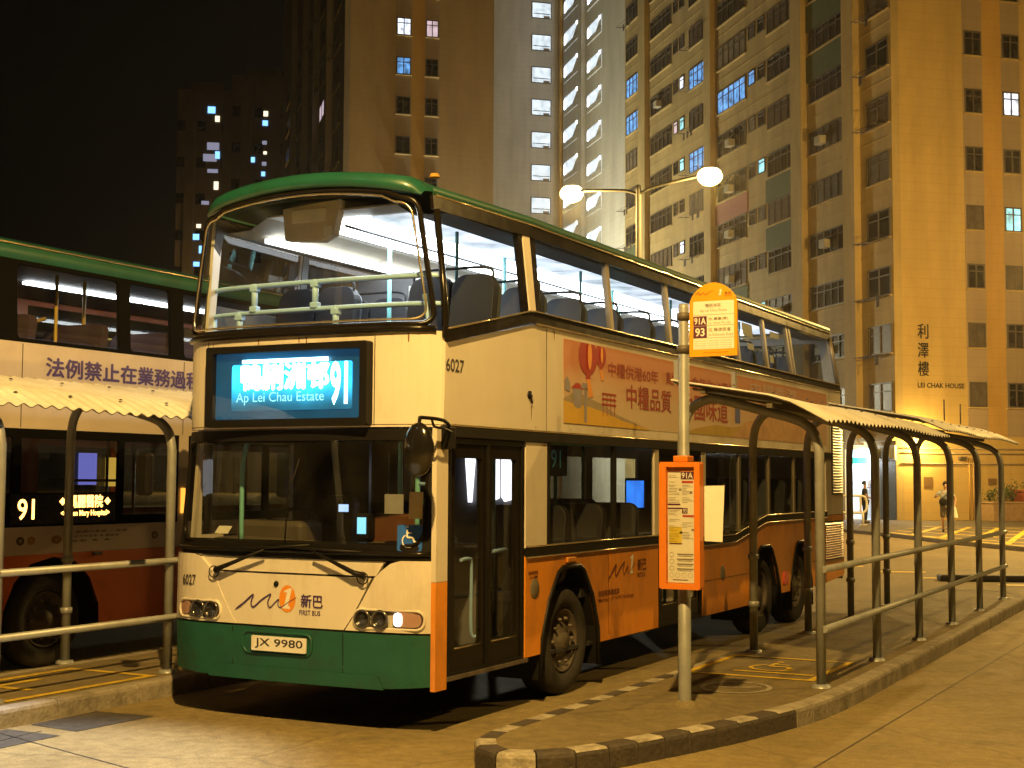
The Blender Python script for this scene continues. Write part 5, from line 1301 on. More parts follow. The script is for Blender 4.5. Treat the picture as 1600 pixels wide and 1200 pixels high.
street_lamp(-8.05, 26.63, 'double-armed street lamp with two glowing sodium heads above the bus roof', P_MAST, -.1, 1.98, br=.31)
street_lamp(4.8, -12.0, 'long-armed sodium street lamp standing behind the photographer, outside the photo', P_NEAR, math.pi / 2, 5.5, (1,))
street_lamp(14.5, 12.0, 'single-armed sodium street lamp across the road from the shelter, outside the photo', P_SIDE, math.pi, 1.8, (1,))
street_lamp(4.2, 40.5, 'single-armed street lamp lighting the forecourt of the housing block', P_FORE, math.pi, 1.6, (1,))
street_lamp(-42.5, 53.0, 'single-armed street lamp added out of sight behind the bus to light the dim gable', P_SLAB, math.pi * .7, 1.6, (1,), h=7.6)  # unseen lamp added to brighten the left slab walls
street_lamp(-98.6, 122.0, 'single-armed street lamp added out of sight behind the buses to light the far towers', 14000, 1.0, 1.6, (1,))  # unseen lamp added because nothing else lights the far towers

# ================================================================== BUILDINGS
def wallfn(K, axis):
    """axis 'f': facade along D1, outward -D2; axis 'g': gable along D2, outward -D1"""
    K = Vector(K)
    if axis == 'f': return lambda u, v, o=0: K + D1 * u - D2 * o + Vector((0, 0, v))
    return lambda u, v, o=0: K + D2 * u - D1 * o + Vector((0, 0, v))
def slab_box(mb, fn, u0, u1, v0, v1, o0, o1, mi=0):
    vs = [fn(u, v, o) for u in (u0, u1) for v in (v0, v1) for o in (o0, o1)]
    return mb.add(vs, [(0, 1, 3, 2), (4, 6, 7, 5), (0, 4, 5, 1), (2, 3, 7, 6), (0, 2, 6, 4), (1, 5, 7, 3)], mi)
wrnd = random.Random(11)
def window(parent, fn, u0, u1, v0, v1, pane, cols=2, rail=True, ac=False, rack=False, sill=True, hood=False):
    w_ = u1 - u0; h_ = v1 - v0
    mb = MB()
    slab_box(mb, fn, u0, u1, v0, v0 + .06, .003, .07); slab_box(mb, fn, u0, u1, v1 - .06, v1, .003, .07)
    for k in range(cols + 1):
        c = u0 + .03 + (w_ - .06) * k / cols
        slab_box(mb, fn, c - .03, c + .03, v0 + .06, v1 - .06, .003, .065)
    if rail: slab_box(mb, fn, u0 + .06, u1 - .06, v1 - h_ * .32, v1 - h_ * .32 + .05, .003, .06)
    fr_ = mb.build('window', WFRAME, parent)
    mb = MB(); slab_box(mb, fn, u0 + .02, u1 - .02, v0 + .02, v1 - .02, -.05, .02); mb.build('pane', pane, fr_)
    if sill: mb = MB(); slab_box(mb, fn, u0 - .08, u1 + .08, v0 - .07, v0, .002, .13); mb.build('sill', WALLM, fr_)
    if ac:
        a = u0 + w_ * wrnd.uniform(.35, .6); mb = MB(); slab_box(mb, fn, a, a + .62, v0 + .28, v0 + .70, .02, .42); acu = mb.build('air_conditioner', mat('air conditioner case', (.36, .33, .27), .6), fr_, bevel=.02)
        mb = MB(); slab_box(mb, fn, a + .1, a + .52, v0 + .34, v0 + .64, .421, .424); 
    if rack:
        mb = MB()
        for k in range(3): mb.tube([fn(u0 - .2, v0 - .12, .3 + k * .25), fn(u1 + .1, v0 - .12, .3 + k * .25)], .015, 4)
        for u_ in (u0 + .1, u1 - .1): mb.tube([fn(u_, v0 - .05, 0), fn(u_, v0 - .12, .85)], .02, 4)
        for k in range(wrnd.randint(0, 3)):
            u_ = wrnd.uniform(u0, u1 - .3); mb.add([fn(u_, v0 - .12, .55), fn(u_ + .28, v0 - .12, .55), fn(u_ + .26, v0 - .6, .57), fn(u_ + .03, v0 - .55, .53)], [(0, 1, 2, 3)])
        mb.build('laundry_rack', mat('dark rack', (.06, .045, .035), .7), fr_)
    return fr_

H = 62
KA = (KX, KY, 0)
bA = thing('apartment_building', KA, 'tall ochre apartment block with black LEI CHAK HOUSE lettering on its gable', 'building')
fA = wallfn(KA, 'f'); gA = wallfn(KA, 'g')
mb = MB(); mb.plate(rect(0, 37.6, 0, H), [rect(1.55, 4.86, .02, 3.45)], lambda u, v, d: fA(u, v, -d), .4); mb.build('facade_wall', WALLM, bA)
mb = MB(); mb.plate(rect(.4, 26, 0, H), (), lambda u, v, d: gA(u, v, -d), .4); mb.build('gable_wall', WALLG, bA)
mb = MB(); mb.plate(rect(0, 26, 0, 41.5) if False else [(0, 0), (41.5, 0), (41.5, 26), (0, 26)], (), lambda u, v, d: Vector(KA) + D1 * u + D2 * v + Vector((0, 0, H - d)), .3); mb.build('roof_slab', WALLM, bA)
for a, b, o_ in ((3.0, 4.15, .35), (8.6, 9.85, .35), (20.85, 21.9, .35), (32.5, 33.9, .35)):
    mb = MB(); slab_box(mb, fA, a, b, 3.6, H, 0, o_); mb.build('pilaster', WALLM, bA)
mb = MB(); slab_box(mb, fA, -.05, 37.6, 3.75, 3.95, 0, .3); mb.build('string_course', WALLM, bA)
for k in range(-1, 20):
    z_ = 4.45 + 2.71 * k
    if z_ < 4 or z_ > 50: continue
    mb = MB()
    for a, b in ((0, 3.0), (4.15, 8.6), (9.85, 20.85), (21.9, 32.5), (33.9, 37.5)): slab_box(mb, fA, a, b, z_, z_ + .06, 0, .03)
    mb.build('floor_band', WALLM, bA)
lit = {('c0', 7): LITB, ('cl', 8): LITB, ('cl', 6): LITB, ('s2', 8): LITW, ('s2', 6): LITC, ('s2', 7): LITC, ('s1', 5): LITC, ('s1', 2): LITC, ('s1b', 2): LITC, ('s2', 4): LITW, ('s2', 3): LITP, ('s2b', 7): LITP, ('cn', 8): LITB, ('cn', 9): LITB, ('s2', 2): LITP, ('s2b', 3): LITW, ('s1b', 7): LITB}
cols_ = [('c3', .2, 2.3, 1.36, 0, 9, 2), ('c2', 4.45, 8.3, 1.22, 0, 9, 5), ('c1', 10.0, 13.35, 1.32, 0, 10, 4), ('s1', 13.72, 14.62, .85, 0, 10, 1), ('s1b', 15.0, 15.9, .85, 0, 10, 1), ('c0', 16.3, 20.4, 1.4, 1, 11, 5), ('cl', 22.1, 25.0, 1.35, 1, 11, 4), ('s2', 25.9, 26.7, .85, 1, 11, 1), ('s2b', 27.05, 27.8, .85, 1, 11, 1), ('cm', 28.2, 32.1, 1.3, 2, 12, 5), ('cn', 34.3, 37.2, 1.4, 2, 13, 4)]
for nm, a, b, h_, k0, k1, nc in cols_:
    for k in range(k0, k1 + 1):
        top_ = 6.48 + 2.71 * k
        pane = lit.get((nm, k)) or wrnd.choice((PANE, PANE, PANE, PANE2, PANE4, PANE3 if wrnd.random() < .5 else PANE))
        window(bA, fA, a, b, top_ - h_, top_, pane, nc, ac=(nm in ('c2', 'c1', 'c0', 'cm') and wrnd.random() < .14), rack=(nm in ('c3', 'cn', 'cl') and wrnd.random() < .75), sill=(nm not in ('s1', 's1b', 's2', 's2b')))
def mural(u0, u1, v0, v1, m_, fn=fA, parent=bA): mb = MB(); slab_box(mb, fn, u0, u1, v0, v1, .0, .012); mb.build('painted_panel', m_, parent)
def spandrel(u0, u1, k, h_, m_): mb = MB(); slab_box(mb, fA, u0, u1, 6.48 + 2.71 * k + .03, 6.48 + 2.71 * (k + 1) - h_ - .09, .0, .065); mb.build('painted_panel', m_, bA)
for u0, u1, h_, ks in ((4.2, 8.55, 1.22, (6, 7, 8)), (.05, 2.95, 1.36, (7, 8)), (9.9, 13.6, 1.32, (3, 4)), (21.95, 25.5, 1.35, (2,)), (28, 32.4, 1.3, (2,)), (33.95, 37.6, 1.4, (3, 4)), (16.1, 20.8, 1.4, (2,))):
    for k in ks: spandrel(u0, u1, k, h_, MURG)
for u0, u1, h_, ks in ((16.1, 20.8, 1.4, (4,)),):
    for k in ks: spandrel(u0, u1, k, h_, MURP)
# gable
for a, b, m_ in ((3.75, 4.82, WALLP), (4.82, 5.82, WALLO), (5.82, 6.85, WALLP), (9.0, 10.0, WALLP), (10.0, 11.0, WALLO)):
    mb = MB(); slab_box(mb, gA, a, b, 4.0, H, -.01, .02); mb.build('gable_stripe', m_, bA)
glit = {(5.88, 5): LITW, (5.88, 3): LITC}
for k in range(0, 9):
    top_ = 6.54 + 2.785 * k
    for a, b in ((3.83, 4.74), (5.88, 6.78)):
        window(bA, lambda u, v, o=0: gA(u, v, o + .02), a, b, top_ - 1.17, top_, glit.get((a, k)) or (PANE2 if wrnd.random() < .3 else PANE), 2, rail=True)
mb = MB()
for s_, z_ in (('利', 8.5), ('澤', 7.62), ('樓', 6.76)): put_text(mb, s_, 1.17, 1.72, z_, z_ + .68, lambda u, v: gA(u, v, .05), .015)
put_text(mb, 'LEI CHAK HOUSE', 1.14, 3.56, 6.22, 6.45, lambda u, v: gA(u, v, .05), .02)
mb.build('building_lettering', mat('black metal lettering', (.02, .014, .012), .5), bA)
mb = MB(); slab_box(mb, gA, 1.4, 1.85, 1.6, 2.1, 0, .04); mb.build('notice_board', mat('brown notice board', (.16, .09, .03), .6), bA)
mb = MB(); slab_box(mb, gA, 4.75, 5.2, 1.75, 2.05, 0, .04); mb.build('notice_board', MATS['brown notice board'], bA)
for z_ in (2.72, 3.2, 3.42): mb = MB(); mb.tube([gA(.2, z_, .07), gA(12, z_, .07)], .035, 6); mb.build('wall_pipe', WALLP, bA)
for u_ in (3.95, 3.75): mb = MB(); mb.tube([gA(u_, .1, .06), gA(u_, 3.0, .06)], .04, 6); mb.build('wall_pipe', WALLO, bA)
mb = MB(); slab_box(mb, gA, 3.2, 3.55, 2.9, 3.05, 0, .2); mb.build('wall_camera', WFRAME, bA)
wl = MB(); slab_box(wl, gA, .72, 1.12, 3.72, 3.92, 0, .28); wl = wl.build('wall_lamp', WFRAME, bA)
mb = MB(); slab_box(mb, gA, .75, 1.09, 3.66, 3.715, .04, .27); mb.build('lamp_lens', BOWL, wl)
lamp('wall_lamp_light', gA(.92, 3.55, .7), P_WALL, (1.0, .66, .18), .12)
# small exhaust on the right window
# shop at the foot of the facade
mb = MB()
slab_box(mb, fA, 1.55, 4.86, .0, .05, -3.5, -.4); slab_box(mb, fA, 1.55, 4.86, 3.35, 3.45, -3.5, -.4); slab_box(mb, fA, 1.4, 1.55, 0, 3.45, -3.5, -.4); slab_box(mb, fA, 4.86, 5.0, 0, 3.45, -3.5, -.4); slab_box(mb, fA, 1.4, 5.0, 0, 3.45, -3.6, -3.5)
mb.build('shop_interior', mat('white shop lining', (.75, .78, .8), .6), bA)
for k in range(4): mb = MB(); slab_box(mb, fA, 1.65, 4.76, 3.30, 3.34, -3.2 + k * .8, -2.7 + k * .8); mb.build('shop_light', SHOPL, bA)
mb = MB(); slab_box(mb, fA, 2.5, 4.86, 2.75, 3.05, -.38, -.25); mb.build('shop_sign', emit('green shop sign', (.03, .50, .32), 1.6), bA)
mb = MB(); slab_box(mb, fA, 1.55, 4.86, 3.05, 3.42, -.38, -.2); mb.build('shop_sign', emit('white shop sign', (.55, .85, 1.0), 2.4), bA)
goods = [mat('goods %d' % i, c, .5) for i, c in enumerate(((.45, .08, .05), (.1, .25, .12), (.5, .35, .08), (.12, .15, .3), (.4, .3, .25)))]
for r0 in range(3):
    sh_ = MB(); slab_box(sh_, fA, 1.7, 4.7, .55 + r0 * .5, .58 + r0 * .5, -2.0 + r0 * .2, -1.4 + r0 * .2); sh_ = sh_.build('shop_shelf', WFRAME, bA)
    for k in range(12):
        u_ = 1.75 + k * .245; mb = MB(); slab_box(mb, fA, u_, u_ + .2, .58 + r0 * .5, .58 + r0 * .5 + wrnd.uniform(.18, .4), -1.9 + r0 * .2, -1.5 + r0 * .2); mb.build('shelf_goods', goods[wrnd.randrange(5)], sh_)
mb = MB(); slab_box(mb, fA, -.02, 1.42, .14, 2.84, 0, .05)
shut = mb.build('roller_shutter', mat('dark blue shutter', (.045, .055, .075), .5), bA)
mb = MB()
for k in range(26): slab_box(mb, fA, .02, 1.38, .2 + k * .1, .225 + k * .1, .05, .065)
mb.build('shutter_ribs', MATS['dark blue shutter'], shut)
mb = MB(); slab_box(mb, fA, -.05, 1.5, 2.86, 3.55, 0, .09); mb.build('white_fascia', mat('white fascia', (.6, .6, .58), .6), bA)
for a in (.15, .95):
    mb = MB(); slab_box(mb, fA, a, a + .5, 2.95, 3.4, .09, .4); u_ = mb.build('air_conditioner', mat('grey condenser', (.25, .25, .24), .6), bA, bevel=.03)
    mb = MB(); mb.add([fA(a + .25 + .18 * math.cos(6.283 * i / 16), 3.17 + .18 * math.sin(6.283 * i / 16), .405) for i in range(16)], [tuple(range(16))]); mb.build('fan_grille', BLACK, u_)
lamp('shop_spill_light', fA(3.2, 2.9, .3), P_SHOP, COOL, .5)

# stair tower: facade end bay and the return wall facing us
S_ = Vector(KA) + D1 * 54.2
bS = thing('stair_tower', tuple(S_), 'pale stair tower with a column of brightly lit open landings', 'building')
gS = wallfn(S_, 'g')
mb = MB(); mb.plate(rect(37.6, 54.6, 0, 75), (), lambda u, v, d: fA(u, v, -d), .4); mb.build('bay_wall', WALLW, bS)
mb = MB(); mb.plate(rect(-14, 0, 0, 75), (), lambda u, v, d: gS(u, v, -d), .4); mb.build('return_wall', WALLW, bS)
mb = MB(); slab_box(mb, gS, -14, -13.6, 0, 75, -20, -.4); mb.build('side_wall', WALLW, bS)
for k in range(0, 18):
    z_ = 42.28 - 2.79 * 6 + 2.79 * (k - 3)
    if 14 < z_ < 46:
        w_ = window(bS, gS, -2.55, -.82, z_ - 1.4, z_, LITG, 1, rail=False, sill=False)
        mb = MB(); slab_box(mb, gS, -2.4, -.95, z_ - 1.02, z_ - .96, .03, .06); mb.build('landing_rail', WFRAME, w_)
        mb = MB(); slab_box(mb, gS, -1.5, -.95, z_ - 1.36, z_ - 1.15, .03, .05); mb.build('landing_wall', WALLP, w_)
def gallery(u0, u1, z0, z1, parent):
    # open landing with a sloping stair soffit: bright triangle and tube
    mb = MB(); slab_box(mb, fA, u0, u1, z0, z1, .002, .02); w_ = mb.build('landing_opening', LITG, parent)
    mb = MB(); mb.add([fA(u0, z0, .03), fA(u1, z0, .03), fA(u1, z0 + .25, .03), fA(u0 + (u1 - u0) * .25, z1 - .05, .03), fA(u0, z1, .03)] if False else [fA(u0, z1, .03), fA(u0, z0 + .1, .03), fA(u0 + (u1 - u0) * .55, z0 + .1, .03)], [(0, 1, 2)]); mb.build('stair_flight', WALLW, w_)
    mb = MB(); slab_box(mb, fA, u0, u1, z0, z0 + .4, .02, .09); mb.build('parapet', WALLW, w_)
    mb = MB(); slab_box(mb, fA, u0 + .25, u0 + .5, z1 - .28, z1 - .05, .03, .10); mb.build('tube_light', LITGB, w_)
    mb = MB(); slab_box(mb, fA, u1 - .4, u1 - .1, z0 + .5, z1 - .2, .03, .06); mb.build('lit_panel', LITGB, w_)
for k in range(12):
    z_ = 20.4 + 2.76 * k
    if z_ < 47:
        gallery(43.0, 46.6, z_ - .55, z_ + .85, bS)
        gallery(48.9, 53.0, z_ - 1.9, z_ - .4, bS)
for a, o_ in ((54.35, .18), (53.5, .14)): mb = MB(); mb.tube([fA(a, 0, o_), fA(a, 74, o_)], .16, 8); mb.build('drain_pipe', WALLO, bS)
mb = MB(); slab_box(mb, fA, 47.3, 48.3, 4, 74, 0, .3); mb.build('pilaster', WALLW, bS)

# left slab
KBb = (-48.43, 70.80, 0)
bB = thing('apartment_building', KBb, 'dim brown apartment slab with two window columns and an orange stripe on its gable', 'building')
fB = wallfn(KBb, 'f'); gB = wallfn(KBb, 'g')
mb = MB(); mb.plate(rect(0, 47.5, 0, 75), (), lambda u, v, d: fB(u, v, -d), .4); mb.build('facade_wall', WALLD, bB)
mb = MB(); mb.plate(rect(.4, 10.78, 0, 75), (), lambda u, v, d: gB(u, v, -d), .4); mb.build('gable_wall', WALLB, bB)
mb = MB(); slab_box(mb, gB, 10.4, 10.78, 0, 75, -46, -.4); mb.build('side_wall', WALLB, bB)
for a, b, m_ in ((3.62, 4.76, WALLP), (4.76, 5.72, WALLO), (5.72, 6.82, WALLP)):
    mb = MB(); slab_box(mb, gB, a, b, 4, 75, -.01, .02); mb.build('gable_stripe', m_, bB)
blit = {(0, 3.68): LITW, (0, 5.78): LITP, (1, 3.68): LITB, (-1, 5.78): LITC}
for k in range(-1, 9):
    top_ = 34.52 - 2.84 * k
    for a, b in ((3.68, 4.70), (5.78, 6.68)):
        window(bB, lambda u, v, o=0: gB(u, v, o + .02), a, b, top_ - 1.25, top_, blit.get((k, a)) or PANE, 2)
cc = [(2.0, 5.5), (9.5, 14.5), (17, 22), (26, 32), (37, 43)]
for ci, (a, b) in enumerate(cc):
    for k in range(-2, 8):
        top_ = 34.3 - 2.84 * k
        p_ = PANE
        if (ci, k) in ((0, 4), (1, 3), (2, 3)): p_ = LITB
        if (ci, k) in ((1, 1), (3, 5)): p_ = LITP
        window(bB, fB, a, b, top_ - 1.4, top_, p_, 3, rail=False, ac=False, rack=(wrnd.random() < .5))
for s0 in (6.5, 15.2, 23.5, 33.5): mb = MB(); slab_box(mb, fB, s0, s0 + 1.2, 3, 74, 0, .5); mb.build('pilaster', WALLD, bB)

# far towers
FARM = wall_mat('far tower wall', (0.22, 0.18, 0.15))
def tower(x, y, wx, wy, h_, label, lits):
    t = thing('residential_tower', (x, y, 0), label, 'building', 'dark towers in the distance')
    ang = .62; e1 = Vector((math.cos(ang), math.sin(ang), 0)); e2 = Vector((-math.sin(ang), math.cos(ang), 0))
    c = Vector((x, y, 0))
    mb = MB(); mb.obox(c + Vector((0, 0, h_ / 2)) + e2 * wy / 2, e1 * wx / 2, e2 * wy / 2, Vector((0, 0, h_ / 2))); mb.build('tower_wall', FARM, t)
    mb = MB(); mb.obox(c + Vector((0, 0, h_ + 1)) + e2 * wy / 2, e1 * wx * .3, e2 * wy * .3, Vector((0, 0, 1))); mb.build('roof_house', FARM, t)
    for k in (-.26, .44): mb = MB(); mb.obox(c + e1 * wx * k - e2 * .4 + Vector((0, 0, h_ / 2)), e1 * wx * .09, e2 * .4, Vector((0, 0, h_ / 2 - 1))); mb.build('tower_fin', FARM, t)
    for u, z_, m_, sw, sh in lits:
        mb = MB(); mb.obox(c + e1 * u - e2 * .05 + Vector((0, 0, z_)), e1 * sw, e2 * .04, Vector((0, 0, sh))); mb.build('window', m_, t)
    for k in range(9):
        for u in (-.42, -.05, .4):
            mb = MB(); mb.obox(c + e1 * u * wx - e2 * .03 + Vector((0, 0, h_ - 5 - k * 5)), e1 * .6, e2 * .02, Vector((0, 0, .7))); mb.build('window', PANE, t)
    return t
FB = emit('far blue window', (.2, .5, 1.0), 2.2); FW = emit('far warm window', (1.0, .85, .6), 1.6); FD = emit('far dim window', (.5, .5, .7), .5)
tower(-117.2, 137.4, 7.2, 16, 54.5, 'darker far tower at the left with scattered lit windows', [(.9, 51.8, FB, .5, .45), (1.7, 50.6, FW, .3, .4), (1.2, 46.8, FD, .8, .5), (.8, 45.2, FD, .9, .5), (1.8, 45.6, FB, .3, .5), (1.2, 43.4, FD, .7, .25), (1.7, 41.4, FW, .3, .55), (-.5, 35.8, FW, .3, .25), (-.9, 34.3, FB, .5, .4), (-.2, 32.6, FB, .2, .5), (-.7, 30.6, FB, .4, .3), (.3, 39.0, FD, .5, .25)])
tower(-110.3, 141.0, 8.0, 16, 56.5, 'dark far tower beside the dim apartment slab', [(.5, 51.3, FW, .3, .35), (.45, 50.0, FB, .35, .35), (.4, 47.3, FD, .3, .25), (.5, 45.9, FW, .22, .2), (-1.2, 44.9, FB, .35, .35), (.4, 44.4, FD, .3, .25), (.3, 43.0, FB, .25, .3), (-1.2, 40.6, FD, .25, .3)])

lamp('unseen_floodlight_light', (-40.5, 77.0, 8.0), P_STAIR, (1.0, .97, .70), .4)  # unseen source added to whiten the stair tower walls
fl = MB(); fl.lathe([(.12, 0), (.1, 7.5), (0, 7.52)], (-40.5, 77.0, 0), 'z', 12); fl.obox(Vector((-40.5, 77.0, 7.7)), Vector((.35, 0, 0)), Vector((0, .2, .1)), Vector((0, -.1, .2)))
tag(fl.build('added_floodlight_mast', GALV), 'floodlight mast added out of sight behind the bus to light the stair tower', 'floodlight')

# ================================================================== FORECOURT
gP = lambda u, v, o: gA(u, v, o)
mb = MB(); slab_box(mb, gA, 3.9, 5.55, .1, .92, .5, 1.7); pl = mb.build('planter', mat('tan tiled planter', (.30, .20, .11), .7, var=.25, scale=5), bevel=.03)
tag(pl, 'long tan tiled planter with green shrubs against the gable wall', 'planter')
mb = MB(); slab_box(mb, gA, 5.6, 9.2, .1, 1.45, .6, 2.2); pr_ = mb.build('planter', mat('red brick planter', (.26, .07, .035), .7, var=.25, scale=5), bevel=.04); tag(pr_, 'taller red brick planter at the right edge of the photo', 'planter')
mb = MB(); slab_box(mb, gA, 5.55, 9.25, 1.45, 1.53, .55, 2.25); mb.build('planter_cap', mat('red coping', (.34, .10, .05), .6), pr_)
mb = MB(); slab_box(mb, gA, 3.85, 5.58, .92, .99, .45, 1.75); mb.build('planter_cap', mat('tan coping', (.36, .26, .15), .6), pl)
LEAF = mat('shrub leaf', (0.055, 0.085, 0.022), 0.55, var=0.5, scale=3)
def shrub(u, o, z, r, hh, label):
    rnd = random.Random(int(u * 100)); mb = MB(); c = gA(u, z, o)
    for i in range(7):
        a = rnd.uniform(0, 6.28); tip_ = c + Vector((math.cos(a) * r * .7, math.sin(a) * r * .7, hh * rnd.uniform(.5, 1)))
        mid = c.lerp(tip_, .5) + Vector((0, 0, .06)); 
        for k in range(26):
            q = c.lerp(tip_, rnd.uniform(.25, 1.05)) + Vector((rnd.gauss(0, .09), rnd.gauss(0, .09), rnd.gauss(0, .07)))
            d = Vector((rnd.gauss(0, 1), rnd.gauss(0, 1), rnd.gauss(.2, .7))).normalized() * rnd.uniform(.07, .13); n_ = d.cross(Vector((rnd.gauss(0, 1), rnd.gauss(0, 1), rnd.gauss(0, 1)))).normalized() * .035
            mb.add([q, q + d * .5 + n_, q + d, q + d * .5 - n_], [(0, 1, 2, 3)])
    o_ = thing('shrub', tuple(c), label, 'shrub', 'shrubs in the planters')
    mb.build('foliage', LEAF, o_, recalc=False)
    mb = MB()
    for i in range(5): a = rnd.uniform(0, 6.28); mb.tube([c, c + Vector((math.cos(a) * r * .3, math.sin(a) * r * .3, hh * .6))], [.018, .008], 5)
    mb.build('stem', mat('shrub stem', (.08, .05, .03), .8), o_)
for u, o, r, hh, lb in ((4.1, 1.1, .3, .55, 'low dark green shrub at the left end of the tan planter'), (4.75, 1.0, .38, .85, 'taller leafy shrub in the middle of the tan planter'), (5.25, 1.15, .38, .95, 'leafy shrub at the right end of the tan planter, next to the red one')): shrub(u, o, .99, r, hh, lb)
shrub(6.2, 1.3, 1.53, .6, .5, 'dark spreading shrub on top of the red planter')

# white tubular barrier near the shop
bx_, by_ = -7.2, 48.0
br = thing('barrier_stand', (bx_, by_, .12), 'white tubular barrier stand on the pavement before the bright shop', 'barrier')
WT = mat('white enamel tube', (.62, .60, .52), .4)
rx = Vector((.886, .463, 0))
def rp(a, z_): return Vector((bx_, by_, .12)) + rx * a + Vector((0, 0, z_))
MB().tube([rp(.12, 0), rp(.12, .55)], .05, 8).build('post', WT, br)
MB().tube(smooth_path([rp(-.75, .5), rp(.0, .5), rp(.2, .55), rp(.27, .7), rp(.27, .95), rp(.2, 1.12), rp(0, 1.18), rp(-.75, 1.18)], 4), .05, 8).build('outer_loop', WT, br)
MB().tube(smooth_path([rp(.02, .55), rp(.03, .8), rp(.02, 1.14)], 4), .04, 8).build('inner_bar', WT, br)
MB().lathe([(.16, .03), (.18, 0)], (rp(.12, 0).x, rp(.12, 0).y, .12), 'z', 14).build('base_plate', WT, br)
tag(MB().obox(Vector((2.15, 19.2, .06)), Vector((.80, .36, 0)), Vector((-.07, .15, 0)), Vector((0, 0, .06))).build('wheel_stop', GRATE, bevel=.03), 'low dark wheel stop lying on the road beyond the shelter end', 'wheel stop')

# ================================================================== PEOPLE
def skinned(name, joints, bones, m_, parent=None, levels=1):
    me = bpy.data.meshes.new(name); keys = list(joints)
    me.from_pydata([joints[k][0] for k in keys], [(keys.index(a), keys.index(b)) for a, b in bones], [])
    o = bpy.data.objects.new(name, me); col.objects.link(o)
    sk = o.modifiers.new('skin', 'SKIN'); sk.use_smooth_shade = True
    for i, k in enumerate(keys):
        sv = me.skin_vertices[0].data[i]; r = joints[k][1]; sv.radius = r if isinstance(r, tuple) else (r, r); sv.use_root = (i == 0)
    ss = o.modifiers.new('sub', 'SUBSURF'); ss.levels = ss.render_levels = levels
    bpy.context.view_layer.update()
    ev = o.evaluated_get(bpy.context.evaluated_depsgraph_get()); m2 = bpy.data.meshes.new_from_object(ev)
    bpy.data.objects.remove(o); bpy.data.meshes.remove(me)
    m2.name = name; m2.materials.clear(); m2.materials.append(m_)
    for p_ in m2.polygons: p_.use_smooth = True
    o = bpy.data.objects.new(name, m2); col.objects.link(o)
    if parent is not None: adopt(o, parent)
    return o
SKIN = mat('skin', (.42, .25, .16), .55, var=.06)
